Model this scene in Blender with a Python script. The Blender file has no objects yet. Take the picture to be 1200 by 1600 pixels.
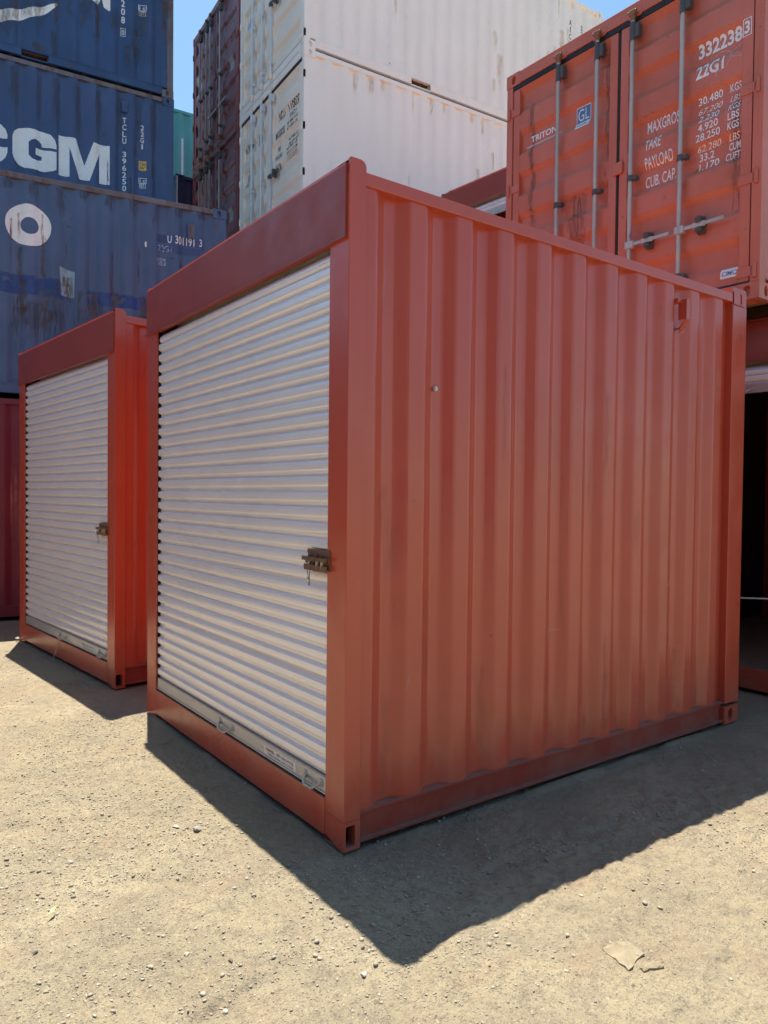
import bpy, bmesh, math, random
import numpy as np
from mathutils import Vector, Matrix

SC = bpy.context.scene
COL = SC.collection
random.seed(7)
R = math.radians

# ------------------------------------------------------------------ camera
cd = bpy.data.cameras.new('camera')
cam = bpy.data.objects.new('camera', cd)
COL.objects.link(cam)
SC.camera = cam
cd.sensor_fit = 'VERTICAL'
cd.sensor_height = 24.0
cd.sensor_width = 18.0
cd.lens = 1142.96 / 1600 * 24.0
cd.clip_start = 0.05
cd.clip_end = 1500
yaw, pitch, roll = 0.9343, -0.0234, 0.0106
fw = Vector((math.cos(yaw) * math.cos(pitch), math.sin(yaw) * math.cos(pitch), math.sin(pitch)))
r0 = Vector((math.sin(yaw), -math.cos(yaw), 0))
u0 = r0.cross(fw)
rr = r0 * math.cos(roll) + u0 * math.sin(roll)
uu = -r0 * math.sin(roll) + u0 * math.cos(roll)
M = Matrix((rr, uu, -fw)).transposed().to_4x4()
M.translation = Vector((-1.6802, -2.5332, 1.5059))
cam.matrix_world = M

# ------------------------------------------------------------------ sky and sun
SUN = Vector((0.239, 0.703, 2.896)).normalized()
w = bpy.data.worlds.new('World')
SC.world = w
w.use_nodes = True
nt = w.node_tree
bg = nt.nodes['Background']
sky = nt.nodes.new('ShaderNodeTexSky')
sky.sky_type = 'NISHITA'
sky.sun_disc = False
sky.sun_elevation = math.asin(SUN.z)
sky.sun_rotation = math.atan2(SUN.x, SUN.y)
sky.air_density = 1.0
sky.dust_density = 1.0
sky.ozone_density = 1.0
tint = nt.nodes.new('ShaderNodeMix')
tint.data_type = 'RGBA'
tint.blend_type = 'MULTIPLY'
tint.inputs[0].default_value = 1.0
tint.inputs[7].default_value = (0.84, 1.06, 1.06, 1.0)
nt.links.new(sky.outputs[0], tint.inputs[6])
nt.links.new(tint.outputs[2], bg.inputs[0])
bg.inputs[1].default_value = 0.085
ld = bpy.data.lights.new('sun', 'SUN')
ld.energy = 4.8
ld.angle = R(0.4)
ld.color = (1.0, 0.93, 0.79)
sun = bpy.data.objects.new('sun', ld)
COL.objects.link(sun)
sun.rotation_euler = SUN.to_track_quat('Z', 'Y').to_euler()
SC.view_settings.view_transform = 'Standard'
SC.view_settings.look = 'None'
SC.view_settings.gamma = 1
SC.view_settings.exposure = 1.2
SC.view_settings.use_curve_mapping = False
SC.cycles.denoising_input_passes = 'RGB'
SC.cycles.sample_clamp_indirect = 2.0
SC.cycles.blur_glossy = 1.0
SC.cycles.caustics_reflective = False
SC.cycles.caustics_refractive = False
SC.cycles.max_bounces = 8
SC.cycles.diffuse_bounces = 5
SC.cycles.transparent_max_bounces = 24


# ------------------------------------------------------------------ materials
def newmat(name):
    m = bpy.data.materials.new(name)
    m.use_nodes = True
    return m, m.node_tree.nodes, m.node_tree.links, m.node_tree.nodes['Principled BSDF']


def c4(c):
    return (c[0], c[1], c[2], 1.0)


def noise(N, L, vec, scale, detail=4, rough=0.6, stretch=None):
    if stretch is not None:
        mp = N.new('ShaderNodeMapping')
        mp.inputs['Scale'].default_value = stretch
        L.new(vec, mp.inputs[0])
        vec = mp.outputs[0]
    n = N.new('ShaderNodeTexNoise')
    n.inputs['Scale'].default_value = scale
    n.inputs['Detail'].default_value = detail
    n.inputs['Roughness'].default_value = rough
    L.new(vec, n.inputs['Vector'])
    return n.outputs[0]


def ramp(N, L, src, a, b, va=0.0, vb=1.0):
    r = N.new('ShaderNodeMapRange')
    r.inputs[1].default_value = a
    r.inputs[2].default_value = b
    r.inputs[3].default_value = va
    r.inputs[4].default_value = vb
    L.new(src, r.inputs[0])
    return r.outputs[0]


def mix(N, L, fac, a, b):
    m = N.new('ShaderNodeMix')
    m.data_type = 'RGBA'
    for s, v in ((m.inputs[6], a), (m.inputs[7], b)):
        if isinstance(v, tuple):
            s.default_value = c4(v)
        else:
            L.new(v, s)
    if isinstance(fac, float):
        m.inputs[0].default_value = fac
    else:
        L.new(fac, m.inputs[0])
    return m.outputs[2]


def mul(N, L, a, b):
    m = N.new('ShaderNodeMath')
    m.operation = 'MULTIPLY'
    for i, v in enumerate((a, b)):
        if isinstance(v, (int, float)):
            m.inputs[i].default_value = v
        else:
            L.new(v, m.inputs[i])
    return m.outputs[0]


def paint(name, col, rough=0.42, var=0.12, fade=None, fade_amt=0.0, streak=0.15, grime=(0.05, 0.045, 0.04),
          rust=0.0, chips=0.0, dust=0.35, bump=0.12, spec=0.5, metallic=0.0, coat=0.0, splash=0.0):
    """weathered sheet-metal paint: colour drift, vertical run-off streaks, rust blooms, dust on ledges"""
    m, N, L, P = newmat(name)
    tc = N.new('ShaderNodeTexCoord')
    oi = N.new('ShaderNodeObjectInfo')
    ad = N.new('ShaderNodeVectorMath')
    ad.operation = 'MULTIPLY_ADD'
    cx = N.new('ShaderNodeCombineXYZ')
    for i in range(3):
        L.new(oi.outputs['Random'], cx.inputs[i])
    L.new(cx.outputs[0], ad.inputs[0])
    ad.inputs[1].default_value = (13, 7, 5)
    L.new(tc.outputs['Object'], ad.inputs[2])
    v = ad.outputs[0]
    big = noise(N, L, v, 1.3, 5, 0.6)
    c = mix(N, L, ramp(N, L, big, 0.35, 0.7), tuple(x * (1 - var) for x in col), tuple(min(1, x * (1 + var)) for x in col))
    if fade is not None and fade_amt > 0:
        f = noise(N, L, v, 2.2, 8, 0.7, (1, 1, 0.45))
        c = mix(N, L, ramp(N, L, f, 0.45, 0.68, 0, fade_amt), c, fade)
    if streak > 0:
        s = noise(N, L, v, 9.0, 5, 0.65, (1.6, 1.6, 0.09))
        s2 = noise(N, L, v, 1.7, 3, 0.5)
        sm = mul(N, L, ramp(N, L, s, 0.52, 0.72, 0, streak), ramp(N, L, s2, 0.3, 0.6))
        c = mix(N, L, sm, c, grime)
    if rust > 0:
        a = noise(N, L, v, 3.0, 9, 0.75, (1.3, 1.3, 0.5))
        b = noise(N, L, v, 14.0, 6, 0.7, (1, 1, 0.3))
        rm = mul(N, L, ramp(N, L, a, 0.66 - 0.12 * rust, 0.72 - 0.12 * rust), ramp(N, L, b, 0.45, 0.6, 0, 0.95))
        rc = mix(N, L, ramp(N, L, b, 0.4, 0.7), (0.055, 0.03, 0.022), (0.17, 0.075, 0.035))
        c = mix(N, L, rm, c, rc)
    if chips > 0:
        a = noise(N, L, v, 26.0, 4, 0.6)
        b = noise(N, L, v, 2.5, 3, 0.5)
        cm = mul(N, L, ramp(N, L, a, 0.70 - 0.05 * chips, 0.73 - 0.05 * chips), ramp(N, L, b, 0.5, 0.62))
        c = mix(N, L, cm, c, (0.05, 0.035, 0.03))
    if splash > 0:   # mud thrown up along the foot
        so = N.new('ShaderNodeSeparateXYZ')
        L.new(tc.outputs['Object'], so.inputs[0])
        sn = noise(N, L, v, 7.0, 7, 0.7, (1, 1, 0.6))
        ms = mul(N, L, ramp(N, L, so.outputs[2], 0.02, 0.50, 1.0, 0.0), ramp(N, L, sn, 0.40, 0.68, 0, splash))
        c = mix(N, L, ms, c, (0.27, 0.20, 0.14))
    # dust lying on upward faces
    g = N.new('ShaderNodeNewGeometry')
    sp = N.new('ShaderNodeSeparateXYZ')
    L.new(g.outputs['Normal'], sp.inputs[0])
    dn = noise(N, L, v, 22.0, 4, 0.6)
    dm = mul(N, L, ramp(N, L, sp.outputs[2], 0.55, 0.9, 0, dust), ramp(N, L, dn, 0.25, 0.6, 0.5, 1.0))
    c = mix(N, L, dm, c, (0.24, 0.20, 0.16))
    L.new(c, P.inputs['Base Color'])
    rn = noise(N, L, v, 6.0, 5, 0.6)
    L.new(ramp(N, L, rn, 0.3, 0.7, rough - 0.07, rough + 0.10), P.inputs['Roughness'])
    P.inputs['Specular IOR Level'].default_value = spec
    P.inputs['Metallic'].default_value = metallic
    P.inputs['Coat Weight'].default_value = coat
    P.inputs['Coat Roughness'].default_value = 0.2
    if bump > 0:
        bn = noise(N, L, v, 3.2, 3, 0.5)
        b1 = N.new('ShaderNodeBump')
        b1.inputs['Strength'].default_value = bump
        b1.inputs['Distance'].default_value = 0.02
        L.new(bn, b1.inputs['Height'])
        bf = noise(N, L, v, 120.0, 2, 0.5)
        b2 = N.new('ShaderNodeBump')
        b2.inputs['Strength'].default_value = min(0.06, bump * 0.4)
        b2.inputs['Distance'].default_value = 0.002
        L.new(bf, b2.inputs['Height'])
        L.new(b1.outputs[0], b2.inputs['Normal'])
        L.new(b2.outputs[0], P.inputs['Normal'])
    return m


MAT = {}
MAT['unit_red'] = paint('unit_red', (0.50, 0.074, 0.038), 0.27, 0.05, streak=0.08, dust=0.7, bump=0.05, spec=0.6, coat=0.12, splash=0.4, chips=0.5,
                        fade=(0.54, 0.12, 0.07), fade_amt=0.35, grime=(0.20, 0.05, 0.035))
MAT['header_red_shaded'] = paint('header_red_shaded', (0.31, 0.050, 0.032), 0.34, 0.06, streak=0.12, dust=0.7, bump=0.06, chips=0.2)  # header kept darker: dim light on the front face put into the colour
MAT['rail_red_shaded'] = paint('rail_red_shaded', (0.32, 0.042, 0.028), 0.40, 0.1, streak=0.15, dust=0.7, bump=0.05, splash=0.3, chips=0.5)  # deeper red paint, with shade under the wall put into the colour
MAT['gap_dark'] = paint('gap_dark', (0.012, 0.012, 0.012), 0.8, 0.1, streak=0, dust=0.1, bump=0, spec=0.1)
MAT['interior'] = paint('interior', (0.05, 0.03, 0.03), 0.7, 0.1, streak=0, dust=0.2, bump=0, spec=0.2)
MAT['shutter'] = paint('shutter', (0.89, 0.86, 0.88), 0.26, 0.02, streak=0.0, dust=0.0, bump=0.0, spec=0.8, metallic=0.22, coat=0.0)
MAT['silver'] = paint('silver', (0.50, 0.49, 0.49), 0.33, 0.06, streak=0.1, dust=0.2, bump=0.02, metallic=0.4)
MAT['galv'] = paint('galv', (0.52, 0.50, 0.47), 0.38, 0.1, streak=0.1, dust=0.2, bump=0.05, metallic=0.55)
MAT['rod_grey'] = paint('rod_grey', (0.46, 0.445, 0.43), 0.45, 0.15, streak=0.4, dust=0.3, bump=0.05, metallic=0.15,
                        rust=0.3, grime=(0.12, 0.08, 0.06))
MAT['rod_blue'] = paint('rod_blue', (0.60, 0.68, 0.76), 0.35, 0.12, streak=0.2, dust=0.3, bump=0.05, metallic=0.0)
MAT['dark_iron'] = paint('dark_iron', (0.075, 0.075, 0.08), 0.5, 0.2, streak=0.2, dust=0.3, bump=0.05, rust=0.7)
MAT['rust_iron'] = paint('rust_iron', (0.24, 0.11, 0.055), 0.6, 0.3, streak=0.3, dust=0.3, bump=0.1, rust=1.0)
MAT['rubber'] = paint('rubber', (0.018, 0.02, 0.024), 0.55, 0.2, streak=0.15, dust=0.3, bump=0.05, spec=0.4,
                      grime=(0.10, 0.08, 0.07))
MAT['triton_red'] = paint('triton_red', (0.56, 0.140, 0.078), 0.42, 0.10, streak=0.22, dust=0.5, bump=0.15, rust=0.25,
                          chips=0.8, fade=(0.62, 0.20, 0.15), fade_amt=0.55, grime=(0.16, 0.07, 0.06))
MAT['gesu_blue'] = paint('gesu_blue', (0.070, 0.118, 0.225), 0.5, 0.10, streak=0.32, dust=0.5, bump=0.3, rust=0.35,
                         chips=1.0, fade=(0.12, 0.15, 0.27), fade_amt=0.6, grime=(0.05, 0.05, 0.06))
MAT['cgm_blue'] = paint('cgm_blue', (0.040, 0.075, 0.18), 0.45, 0.15, streak=0.40, dust=0.5, bump=0.35, rust=0.25,
                        chips=0.7, fade=(0.07, 0.12, 0.27), fade_amt=0.6, grime=(0.05, 0.06, 0.065))
MAT['top_blue'] = paint('top_blue', (0.028, 0.068, 0.18), 0.42, 0.18, streak=0.45, dust=0.5, bump=0.35, rust=0.45,
                        chips=0.9, fade=(0.045, 0.10, 0.23), fade_amt=0.5, grime=(0.04, 0.04, 0.05))
MAT['worn_rail'] = paint('worn_rail', (0.17, 0.15, 0.16), 0.6, 0.2, streak=0.5, dust=0.5, bump=0.2, rust=1.6, chips=1.5,
                         fade=(0.12, 0.13, 0.2), fade_amt=0.6)
MAT['maroon'] = paint('maroon', (0.24, 0.065, 0.08), 0.5, 0.15, streak=0.3, dust=0.5, bump=0.2, rust=0.4, chips=1.0,
                      fade=(0.30, 0.18, 0.23), fade_amt=0.7)
MAT['maroon_post'] = paint('maroon_post', (0.24, 0.065, 0.055), 0.5, 0.15, streak=0.3, dust=0.5, bump=0.1, rust=0.5)
MAT['white'] = paint('white', (0.90, 0.88, 0.84), 0.45, 0.03, streak=0.16, dust=0.3, bump=0.2, rust=0.0, chips=0.35,
                     grime=(0.45, 0.38, 0.32), fade=(0.86, 0.81, 0.75), fade_amt=0.4)
MAT['white_door'] = paint('white_door', (0.88, 0.80, 0.68), 0.42, 0.05, streak=0.15, dust=0.4, bump=0.1, chips=0.3,
                          grime=(0.35, 0.28, 0.2), fade=(0.86, 0.83, 0.76), fade_amt=0.5)
MAT['low_red'] = paint('low_red', (0.20, 0.028, 0.045), 0.5, 0.15, streak=0.35, dust=0.4, bump=0.2,
                       grime=(0.06, 0.015, 0.02))
MAT['teal'] = paint('teal', (0.13, 0.42, 0.36), 0.5, 0.12, streak=0.2, dust=0.4, bump=0.2, fade=(0.2, 0.5, 0.45), fade_amt=0.4)
MAT['navy'] = paint('navy', (0.012, 0.03, 0.10), 0.5, 0.12, streak=0.1, dust=0.4, bump=0.1)
MAT['white_trim'] = paint('white_trim', (0.8, 0.8, 0.78), 0.5, 0.05, streak=0.1, dust=0.1, bump=0)
MAT['tan_lip'] = paint('tan_lip', (0.50, 0.44, 0.35), 0.4, 0.06, streak=0.1, dust=0.2, bump=0, metallic=0.2)
MAT['plywood'] = paint('plywood', (0.20, 0.13, 0.08), 0.7, 0.2, streak=0, dust=0.3, bump=0.1)


def decal_mat(name, col, wear=0.0, scale=14.0, rough=0.5, stretch=(1.3, 1.3, 0.35), edge=0.02, alpha=1.0):
    """stencilled or sprayed paint, flaked away by noise where worn"""
    m, N, L, P = newmat(name)
    P.inputs['Base Color'].default_value = c4(col)
    P.inputs['Roughness'].default_value = rough
    tc = N.new('ShaderNodeTexCoord')
    v = tc.outputs['Object']
    n2 = noise(N, L, v, 3.0, 5, 0.6)
    L.new(mix(N, L, ramp(N, L, n2, 0.35, 0.7), tuple(x * 0.88 for x in col), col), P.inputs['Base Color'])
    if wear > 0 or alpha < 1:
        n = noise(N, L, v, scale, 7, 0.72, stretch)
        t = 0.42 - 0.0 + (wear - 0.5) * 0.30
        L.new(ramp(N, L, n, t, t + edge, alpha * 0.0, alpha), P.inputs['Alpha'])
    return m


MAT['let_white'] = decal_mat('let_white', (0.85, 0.86, 0.86), 0.02, 24)
MAT['let_white_worn'] = decal_mat('let_white_worn', (0.86, 0.87, 0.86), 0.12, 15)
MAT['let_ghost'] = decal_mat('let_ghost', (0.45, 0.52, 0.66), 0.62, 25)
MAT['let_navy'] = decal_mat('let_navy', (0.03, 0.05, 0.12), 0.40, 20)
MAT['let_black'] = decal_mat('let_black', (0.05, 0.05, 0.05), 0.22, 30)
MAT['let_faint'] = decal_mat('let_faint', (0.55, 0.45, 0.47), 0.5, 30)
MAT['chalk'] = decal_mat('chalk', (0.72, 0.50, 0.46), 0.3, 60)
MAT['sticker_white'] = decal_mat('sticker_white', (0.82, 0.82, 0.80), 0.0)
MAT['sticker_blue'] = decal_mat('sticker_blue', (0.08, 0.22, 0.45), 0.0)
MAT['sticker_pale'] = decal_mat('sticker_pale', (0.45, 0.55, 0.70), 0.0)
MAT['sticker_yellow'] = decal_mat('sticker_yellow', (0.72, 0.48, 0.10), 0.15, 30)
MAT['sticker_grey'] = decal_mat('sticker_grey', (0.42, 0.44, 0.47), 0.0)
MAT['sticker_red'] = decal_mat('sticker_red', (0.45, 0.05, 0.04), 0.0)
MAT['patch_blue'] = decal_mat('patch_blue', (0.030, 0.075, 0.26), 0.48, 5, stretch=(1, 1, 1.6), edge=0.10)
MAT['patch_dark'] = decal_mat('patch_dark', (0.055, 0.085, 0.22), 0.2, 5, stretch=(1, 1, 1), edge=0.08)
MAT['patch_pale'] = decal_mat('patch_pale', (0.28, 0.42, 0.50), 0.18, 8, stretch=(1, 1, 1), edge=0.05)
MAT['patch_beige'] = decal_mat('patch_beige', (0.70, 0.60, 0.45), 0.1, 8)


def streak_mat(name, c1, c2, top=0.1, thr=0.50, amax=0.8):
    """rust or dirt run-off: UV x across, y along the run; densest under its source"""
    m, N, L, P = newmat(name)
    tc = N.new('ShaderNodeTexCoord')
    uv = tc.outputs['UV']
    sp = N.new('ShaderNodeSeparateXYZ')
    L.new(uv, sp.inputs[0])
    ob = tc.outputs['Object']
    n = noise(N, L, ob, 16.0, 7, 0.7, (4.5, 4.5, 0.55))
    n2 = noise(N, L, ob, 9.0, 6, 0.7)
    L.new(mix(N, L, ramp(N, L, n2, 0.35, 0.65), c1, c2), P.inputs['Base Color'])
    P.inputs['Roughness'].default_value = 0.8
    # across: parabola 4x(1-x)
    om = N.new('ShaderNodeMath'); om.operation = 'SUBTRACT'; om.inputs[0].default_value = 1
    L.new(sp.outputs[0], om.inputs[1])
    across = mul(N, L, mul(N, L, sp.outputs[0], om.outputs[0]), 4.0)
    om2 = N.new('ShaderNodeMath'); om2.operation = 'SUBTRACT'; om2.inputs[0].default_value = 1
    L.new(sp.outputs[1], om2.inputs[1])
    along = mul(N, L, ramp(N, L, sp.outputs[1], 0, 0.5), ramp(N, L, om2.outputs[0], 0, top))
    k = mul(N, L, across, along)
    s = N.new('ShaderNodeMath'); s.operation = 'ADD'
    L.new(mul(N, L, k, 0.30), s.inputs[0])
    L.new(n, s.inputs[1])
    a = ramp(N, L, s.outputs[0], thr + 0.18, thr + 0.36, 0, amax)
    L.new(mul(N, L, a, ramp(N, L, k, 0.0, 0.12)), P.inputs['Alpha'])
    return m


MAT['rust_run'] = streak_mat('rust_run', (0.08, 0.05, 0.04), (0.20, 0.11, 0.06), thr=0.53, amax=0.72)
MAT['grime_run'] = streak_mat('grime_run', (0.06, 0.06, 0.065), (0.10, 0.095, 0.09), thr=0.50, amax=0.45)
MAT['tan_run'] = streak_mat('tan_run', (0.50, 0.36, 0.22), (0.70, 0.56, 0.42), thr=0.50, amax=0.45)
MAT['pink_scrape'] = streak_mat('pink_scrape', (0.42, 0.10, 0.09), (0.55, 0.2, 0.16), thr=0.42, top=0.4)

# ground
gm, N, L, P = newmat('dirt')
tc = N.new('ShaderNodeTexCoord')
v = tc.outputs['Object']
c = mix(N, L, ramp(N, L, noise(N, L, v, 0.9, 6, 0.62), 0.35, 0.65), (0.285, 0.238, 0.160), (0.365, 0.310, 0.212))
c = mix(N, L, ramp(N, L, noise(N, L, v, 2.6, 8, 0.7), 0.42, 0.64, 0, 0.65), c, (0.225, 0.190, 0.142))
c = mix(N, L, ramp(N, L, noise(N, L, v, 1.7, 7, 0.7, (1, 2.2, 1)), 0.52, 0.68, 0, 0.6), c, (0.30, 0.21, 0.14))
c = mix(N, L, ramp(N, L, noise(N, L, v, 30.0, 9, 0.8), 0.50, 0.62, 0, 0.85), c, (0.17, 0.14, 0.11))
c = mix(N, L, ramp(N, L, noise(N, L, v, 95.0, 5, 0.7), 0.53, 0.64, 0, 0.8), c, (0.12, 0.105, 0.09))
c = mix(N, L, ramp(N, L, noise(N, L, v, 60.0, 6, 0.75), 0.57, 0.66, 0, 0.7), c, (0.50, 0.43, 0.32))
L.new(c, P.inputs['Base Color'])
P.inputs['Roughness'].default_value = 0.95
P.inputs['Specular IOR Level'].default_value = 0.15
b0 = None
for sc_, st, di, de in ((9.0, 0.8, 0.035, 8), (40.0, 1.0, 0.014, 8), (150.0, 0.9, 0.005, 5)):
    b = N.new('ShaderNodeBump')
    b.inputs['Strength'].default_value = st
    b.inputs['Distance'].default_value = di
    L.new(noise(N, L, v, sc_, de, 0.65), b.inputs['Height'])
    if b0 is not None:
        L.new(b0, b.inputs['Normal'])
    b0 = b.outputs[0]
L.new(b0, P.inputs['Normal'])
MAT['dirt'] = gm

gm, N, L, P = newmat('gravel')
tc = N.new('ShaderNodeTexCoord')
g = N.new('ShaderNodeNewGeometry')
rp = g.outputs['Random Per Island']
c = mix(N, L, ramp(N, L, rp, 0, 1), (0.22, 0.195, 0.165), (0.46, 0.41, 0.33))
c = mix(N, L, ramp(N, L, noise(N, L, tc.outputs['Object'], 90.0, 4, 0.6), 0.35, 0.7, 0, 0.6), c, (0.23, 0.20, 0.15))
L.new(c, P.inputs['Base Color'])
P.inputs['Roughness'].default_value = 0.9
P.inputs['Specular IOR Level'].default_value = 0.2
MAT['gravel'] = gm
for nm, cc in (('stone_pale', (0.50, 0.46, 0.39)), ('stone_dark', (0.13, 0.12, 0.11)), ('stone_grey', (0.34, 0.31, 0.27))):
    gm, N, L, P = newmat(nm)
    tc = N.new('ShaderNodeTexCoord')
    nn = noise(N, L, tc.outputs['Object'], 70.0, 5, 0.65)
    L.new(mix(N, L, ramp(N, L, nn, 0.35, 0.65), tuple(x * 0.7 for x in cc), cc), P.inputs['Base Color'])
    P.inputs['Roughness'].default_value = 0.9
    MAT[nm] = gm
gm, N, L, P = newmat('shard')
tc = N.new('ShaderNodeTexCoord')
nn = noise(N, L, tc.outputs['Object'], 30.0, 6, 0.7)
L.new(mix(N, L, ramp(N, L, nn, 0.38, 0.62), (0.19, 0.157, 0.105), (0.26, 0.217, 0.147)), P.inputs['Base Color'])
P.inputs['Roughness'].default_value = 0.95
b = N.new('ShaderNodeBump'); b.inputs['Strength'].default_value = 0.6; b.inputs['Distance'].default_value = 0.006
L.new(nn, b.inputs['Height']); L.new(b.outputs[0], P.inputs['Normal'])
MAT['shard'] = gm


# ------------------------------------------------------------------ mesh helpers
class MB:
    def __init__(s):
        s.v = []
        s.f = []
        s.sm = []

    def add(s, vs, fs, smooth=False):
        o = len(s.v)
        s.v += [tuple(p) for p in vs]
        s.f += [tuple(i + o for i in f) for f in fs]
        s.sm += [smooth] * len(fs)
        return s

    def box(s, x0, x1, y0, y1, z0, z1, b=0.0):
        if b <= 0:
            vs = [(x, y, z) for z in (z0, z1) for y in (y0, y1) for x in (x0, x1)]
            return s.add(vs, [(0, 2, 3, 1), (4, 5, 7, 6), (0, 1, 5, 4), (2, 6, 7, 3), (0, 4, 6, 2), (1, 3, 7, 5)])
        bm = bmesh.new()
        r = bmesh.ops.create_cube(bm, size=1)
        for q in bm.verts:
            q.co = Vector(((x0 + x1) / 2 + q.co.x * (x1 - x0), (y0 + y1) / 2 + q.co.y * (y1 - y0), (z0 + z1) / 2 + q.co.z * (z1 - z0)))
        bmesh.ops.bevel(bm, geom=list(bm.edges), offset=b, segments=2, affect='EDGES', profile=0.6)
        bm.verts.index_update()
        s.add([q.co[:] for q in bm.verts], [[q.index for q in f.verts] for f in bm.faces])
        bm.free()
        return s

    def cyl(s, p0, p1, r, n=12, r1=None, cap=True):
        p0, p1 = Vector(p0), Vector(p1)
        d = (p1 - p0).normalized()
        a = d.orthogonal().normalized()
        b = d.cross(a)
        r1 = r if r1 is None else r1
        vs = []
        for p, q in ((p0, r), (p1, r1)):
            for i in range(n):
                t = 2 * math.pi * i / n
                vs.append(p + a * (q * math.cos(t)) + b * (q * math.sin(t)))
        s.add(vs, [(i, (i + 1) % n, n + (i + 1) % n, n + i) for i in range(n)], True)
        if cap:
            s.add(vs[:n], [tuple(range(n))[::-1]])
            s.add(vs[n:], [tuple(range(n))])
        return s

    def tube(s, pts, r, n=8):
        pts = [Vector(p) for p in pts]
        rings = []
        a = None
        for i, p in enumerate(pts):
            d = (pts[min(i + 1, len(pts) - 1)] - pts[max(i - 1, 0)]).normalized()
            if a is None:
                a = d.orthogonal().normalized()
            a = (a - d * a.dot(d)).normalized()
            b = d.cross(a)
            rings.append([p + a * (r * math.cos(2 * math.pi * k / n)) + b * (r * math.sin(2 * math.pi * k / n)) for k in range(n)])
        vs = [q for rg in rings for q in rg]
        fs = []
        for i in range(len(pts) - 1):
            for k in range(n):
                fs.append((i * n + k, i * n + (k + 1) % n, (i + 1) * n + (k + 1) % n, (i + 1) * n + k))
        s.add(vs, fs, True)
        s.add(rings[0], [tuple(range(n))[::-1]])
        s.add(rings[-1], [tuple(range(n))])
        return s

    def prism(s, poly, axis, a, b):
        """poly: list of 2D points in the plane perpendicular to axis (0 x: (y,z); 1 y: (x,z); 2 z: (x,y))"""
        def p3(q, t):
            return ((t, q[0], q[1]), (q[0], t, q[1]), (q[0], q[1], t))[axis]
        n = len(poly)
        vs = [p3(q, a) for q in poly] + [p3(q, b) for q in poly]
        return s.add(vs, [tuple(range(n)), tuple(range(n, 2 * n))[::-1]] + [(i, (i + 1) % n, n + (i + 1) % n, n + i) for i in range(n)])

    def hole_plate(s, o, u, v, w, h, hc, hw, hh, depth, square=False, n=20):
        """rectangular plate w x h at o (axes u,v) pierced by an oval (or square) hole with inner walls and a back"""
        o, u, v = Vector(o), Vector(u), Vector(v)
        nn = u.cross(v)
        hx, hy = hc
        out, inn = [], []
        for i in range(n):
            t = 2 * math.pi * (i + 0.5) / n
            ct, st = math.cos(t), math.sin(t)
            e = 0.25 if square else 1.0
            ix = math.copysign(abs(ct) ** e, ct) * hw / 2
            iy = math.copysign(abs(st) ** e, st) * hh / 2
            if not square and abs(hh - hw) > 1e-4:   # obround
                rr_ = min(hw, hh) / 2
                ix = ct * rr_
                iy = st * rr_
                if hh > hw:
                    iy += math.copysign((hh - hw) / 2, st)
                else:
                    ix += math.copysign((hw - hh) / 2, ct)
            inn.append((hx + ix, hy + iy))
            k = 1e9
            if abs(ct) > 1e-9:
                k = min(k, ((w - hx) if ct > 0 else hx) / abs(ct))
            if abs(st) > 1e-9:
                k = min(k, ((h - hy) if st > 0 else hy) / abs(st))
            out.append((hx + ct * k, hy + st * k))
        # snap nearest outer points to the corners
        for cx_, cy_ in ((0, 0), (w, 0), (w, h), (0, h)):
            j = min(range(n), key=lambda q: (out[q][0] - cx_) ** 2 + (out[q][1] - cy_) ** 2)
            out[j] = (cx_, cy_)
        P3 = lambda q, d=0: o + u * q[0] + v * q[1] - nn * d
        vs = [P3(q) for q in out] + [P3(q) for q in inn] + [P3(q, depth) for q in inn]
        fs = [(i, (i + 1) % n, n + (i + 1) % n, n + i) for i in range(n)]
        fs += [(n + i, n + (i + 1) % n, 2 * n + (i + 1) % n, 2 * n + i) for i in range(n)]
        fs.append(tuple(range(2 * n, 3 * n)))
        return s.add(vs, fs)

    def mesh(s, name, mat):
        me = bpy.data.meshes.new(name)
        me.from_pydata(s.v, [], s.f)
        me.polygons.foreach_set('use_smooth', s.sm)
        me.materials.append(mat)
        me.validate()
        me.update()
        return me

    def build(s, name, mat, parent=None, loc=None):
        return place(name, s.mesh(name, mat), parent, loc)


def place(name, me, parent=None, loc=None):
    o = bpy.data.objects.new(name, me)
    COL.objects.link(o)
    if parent is not None:
        o.parent = parent
    if loc is not None:
        o.location = loc
    return o


def thing(name, label, cat, loc=(0, 0, 0), rz=0.0, group=None):
    o = bpy.data.objects.new(name, None)
    COL.objects.link(o)
    o.empty_display_size = 0.3
    o.location = loc
    o.rotation_euler = (0, 0, rz)
    o['label'] = label
    o['category'] = cat
    if group:
        o['group'] = group
    return o


def copy_tree(o, parent=None):
    c = o.copy()
    COL.objects.link(c)
    c.parent = parent
    for ch in list(o.children):
        copy_tree(ch, c)
    return c


# ------------------------------------------------------------------ corrugation profiles
def corr(a0, a1, first, pitch, wout, wslope, depth):
    """breakpoints (a, inset): flat, then recesses of 2*wslope + inner flat, period pitch, first recess starts at 'first'"""
    pts = [(a0, 0.0)]
    inner = pitch - wout - 2 * wslope
    a = first
    while a + pitch - wout <= a1 + 1e-6:
        pts += [(a, 0.0), (a + wslope, depth), (a + wslope + inner, depth), (a + 2 * wslope + inner, 0.0)]
        a += pitch
    pts.append((a1, 0.0))
    out = []
    for p in pts:
        if not out or p[0] - out[-1][0] > 1e-5:
            out.append(p)
    return out


def inset(prof, a):
    for (x0, d0), (x1, d1) in zip(prof, prof[1:]):
        if a <= x1:
            t = 0 if x1 == x0 else (a - x0) / (x1 - x0)
            return d0 + (d1 - d0) * max(0.0, min(1.0, t))
    return prof[-1][1]


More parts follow.
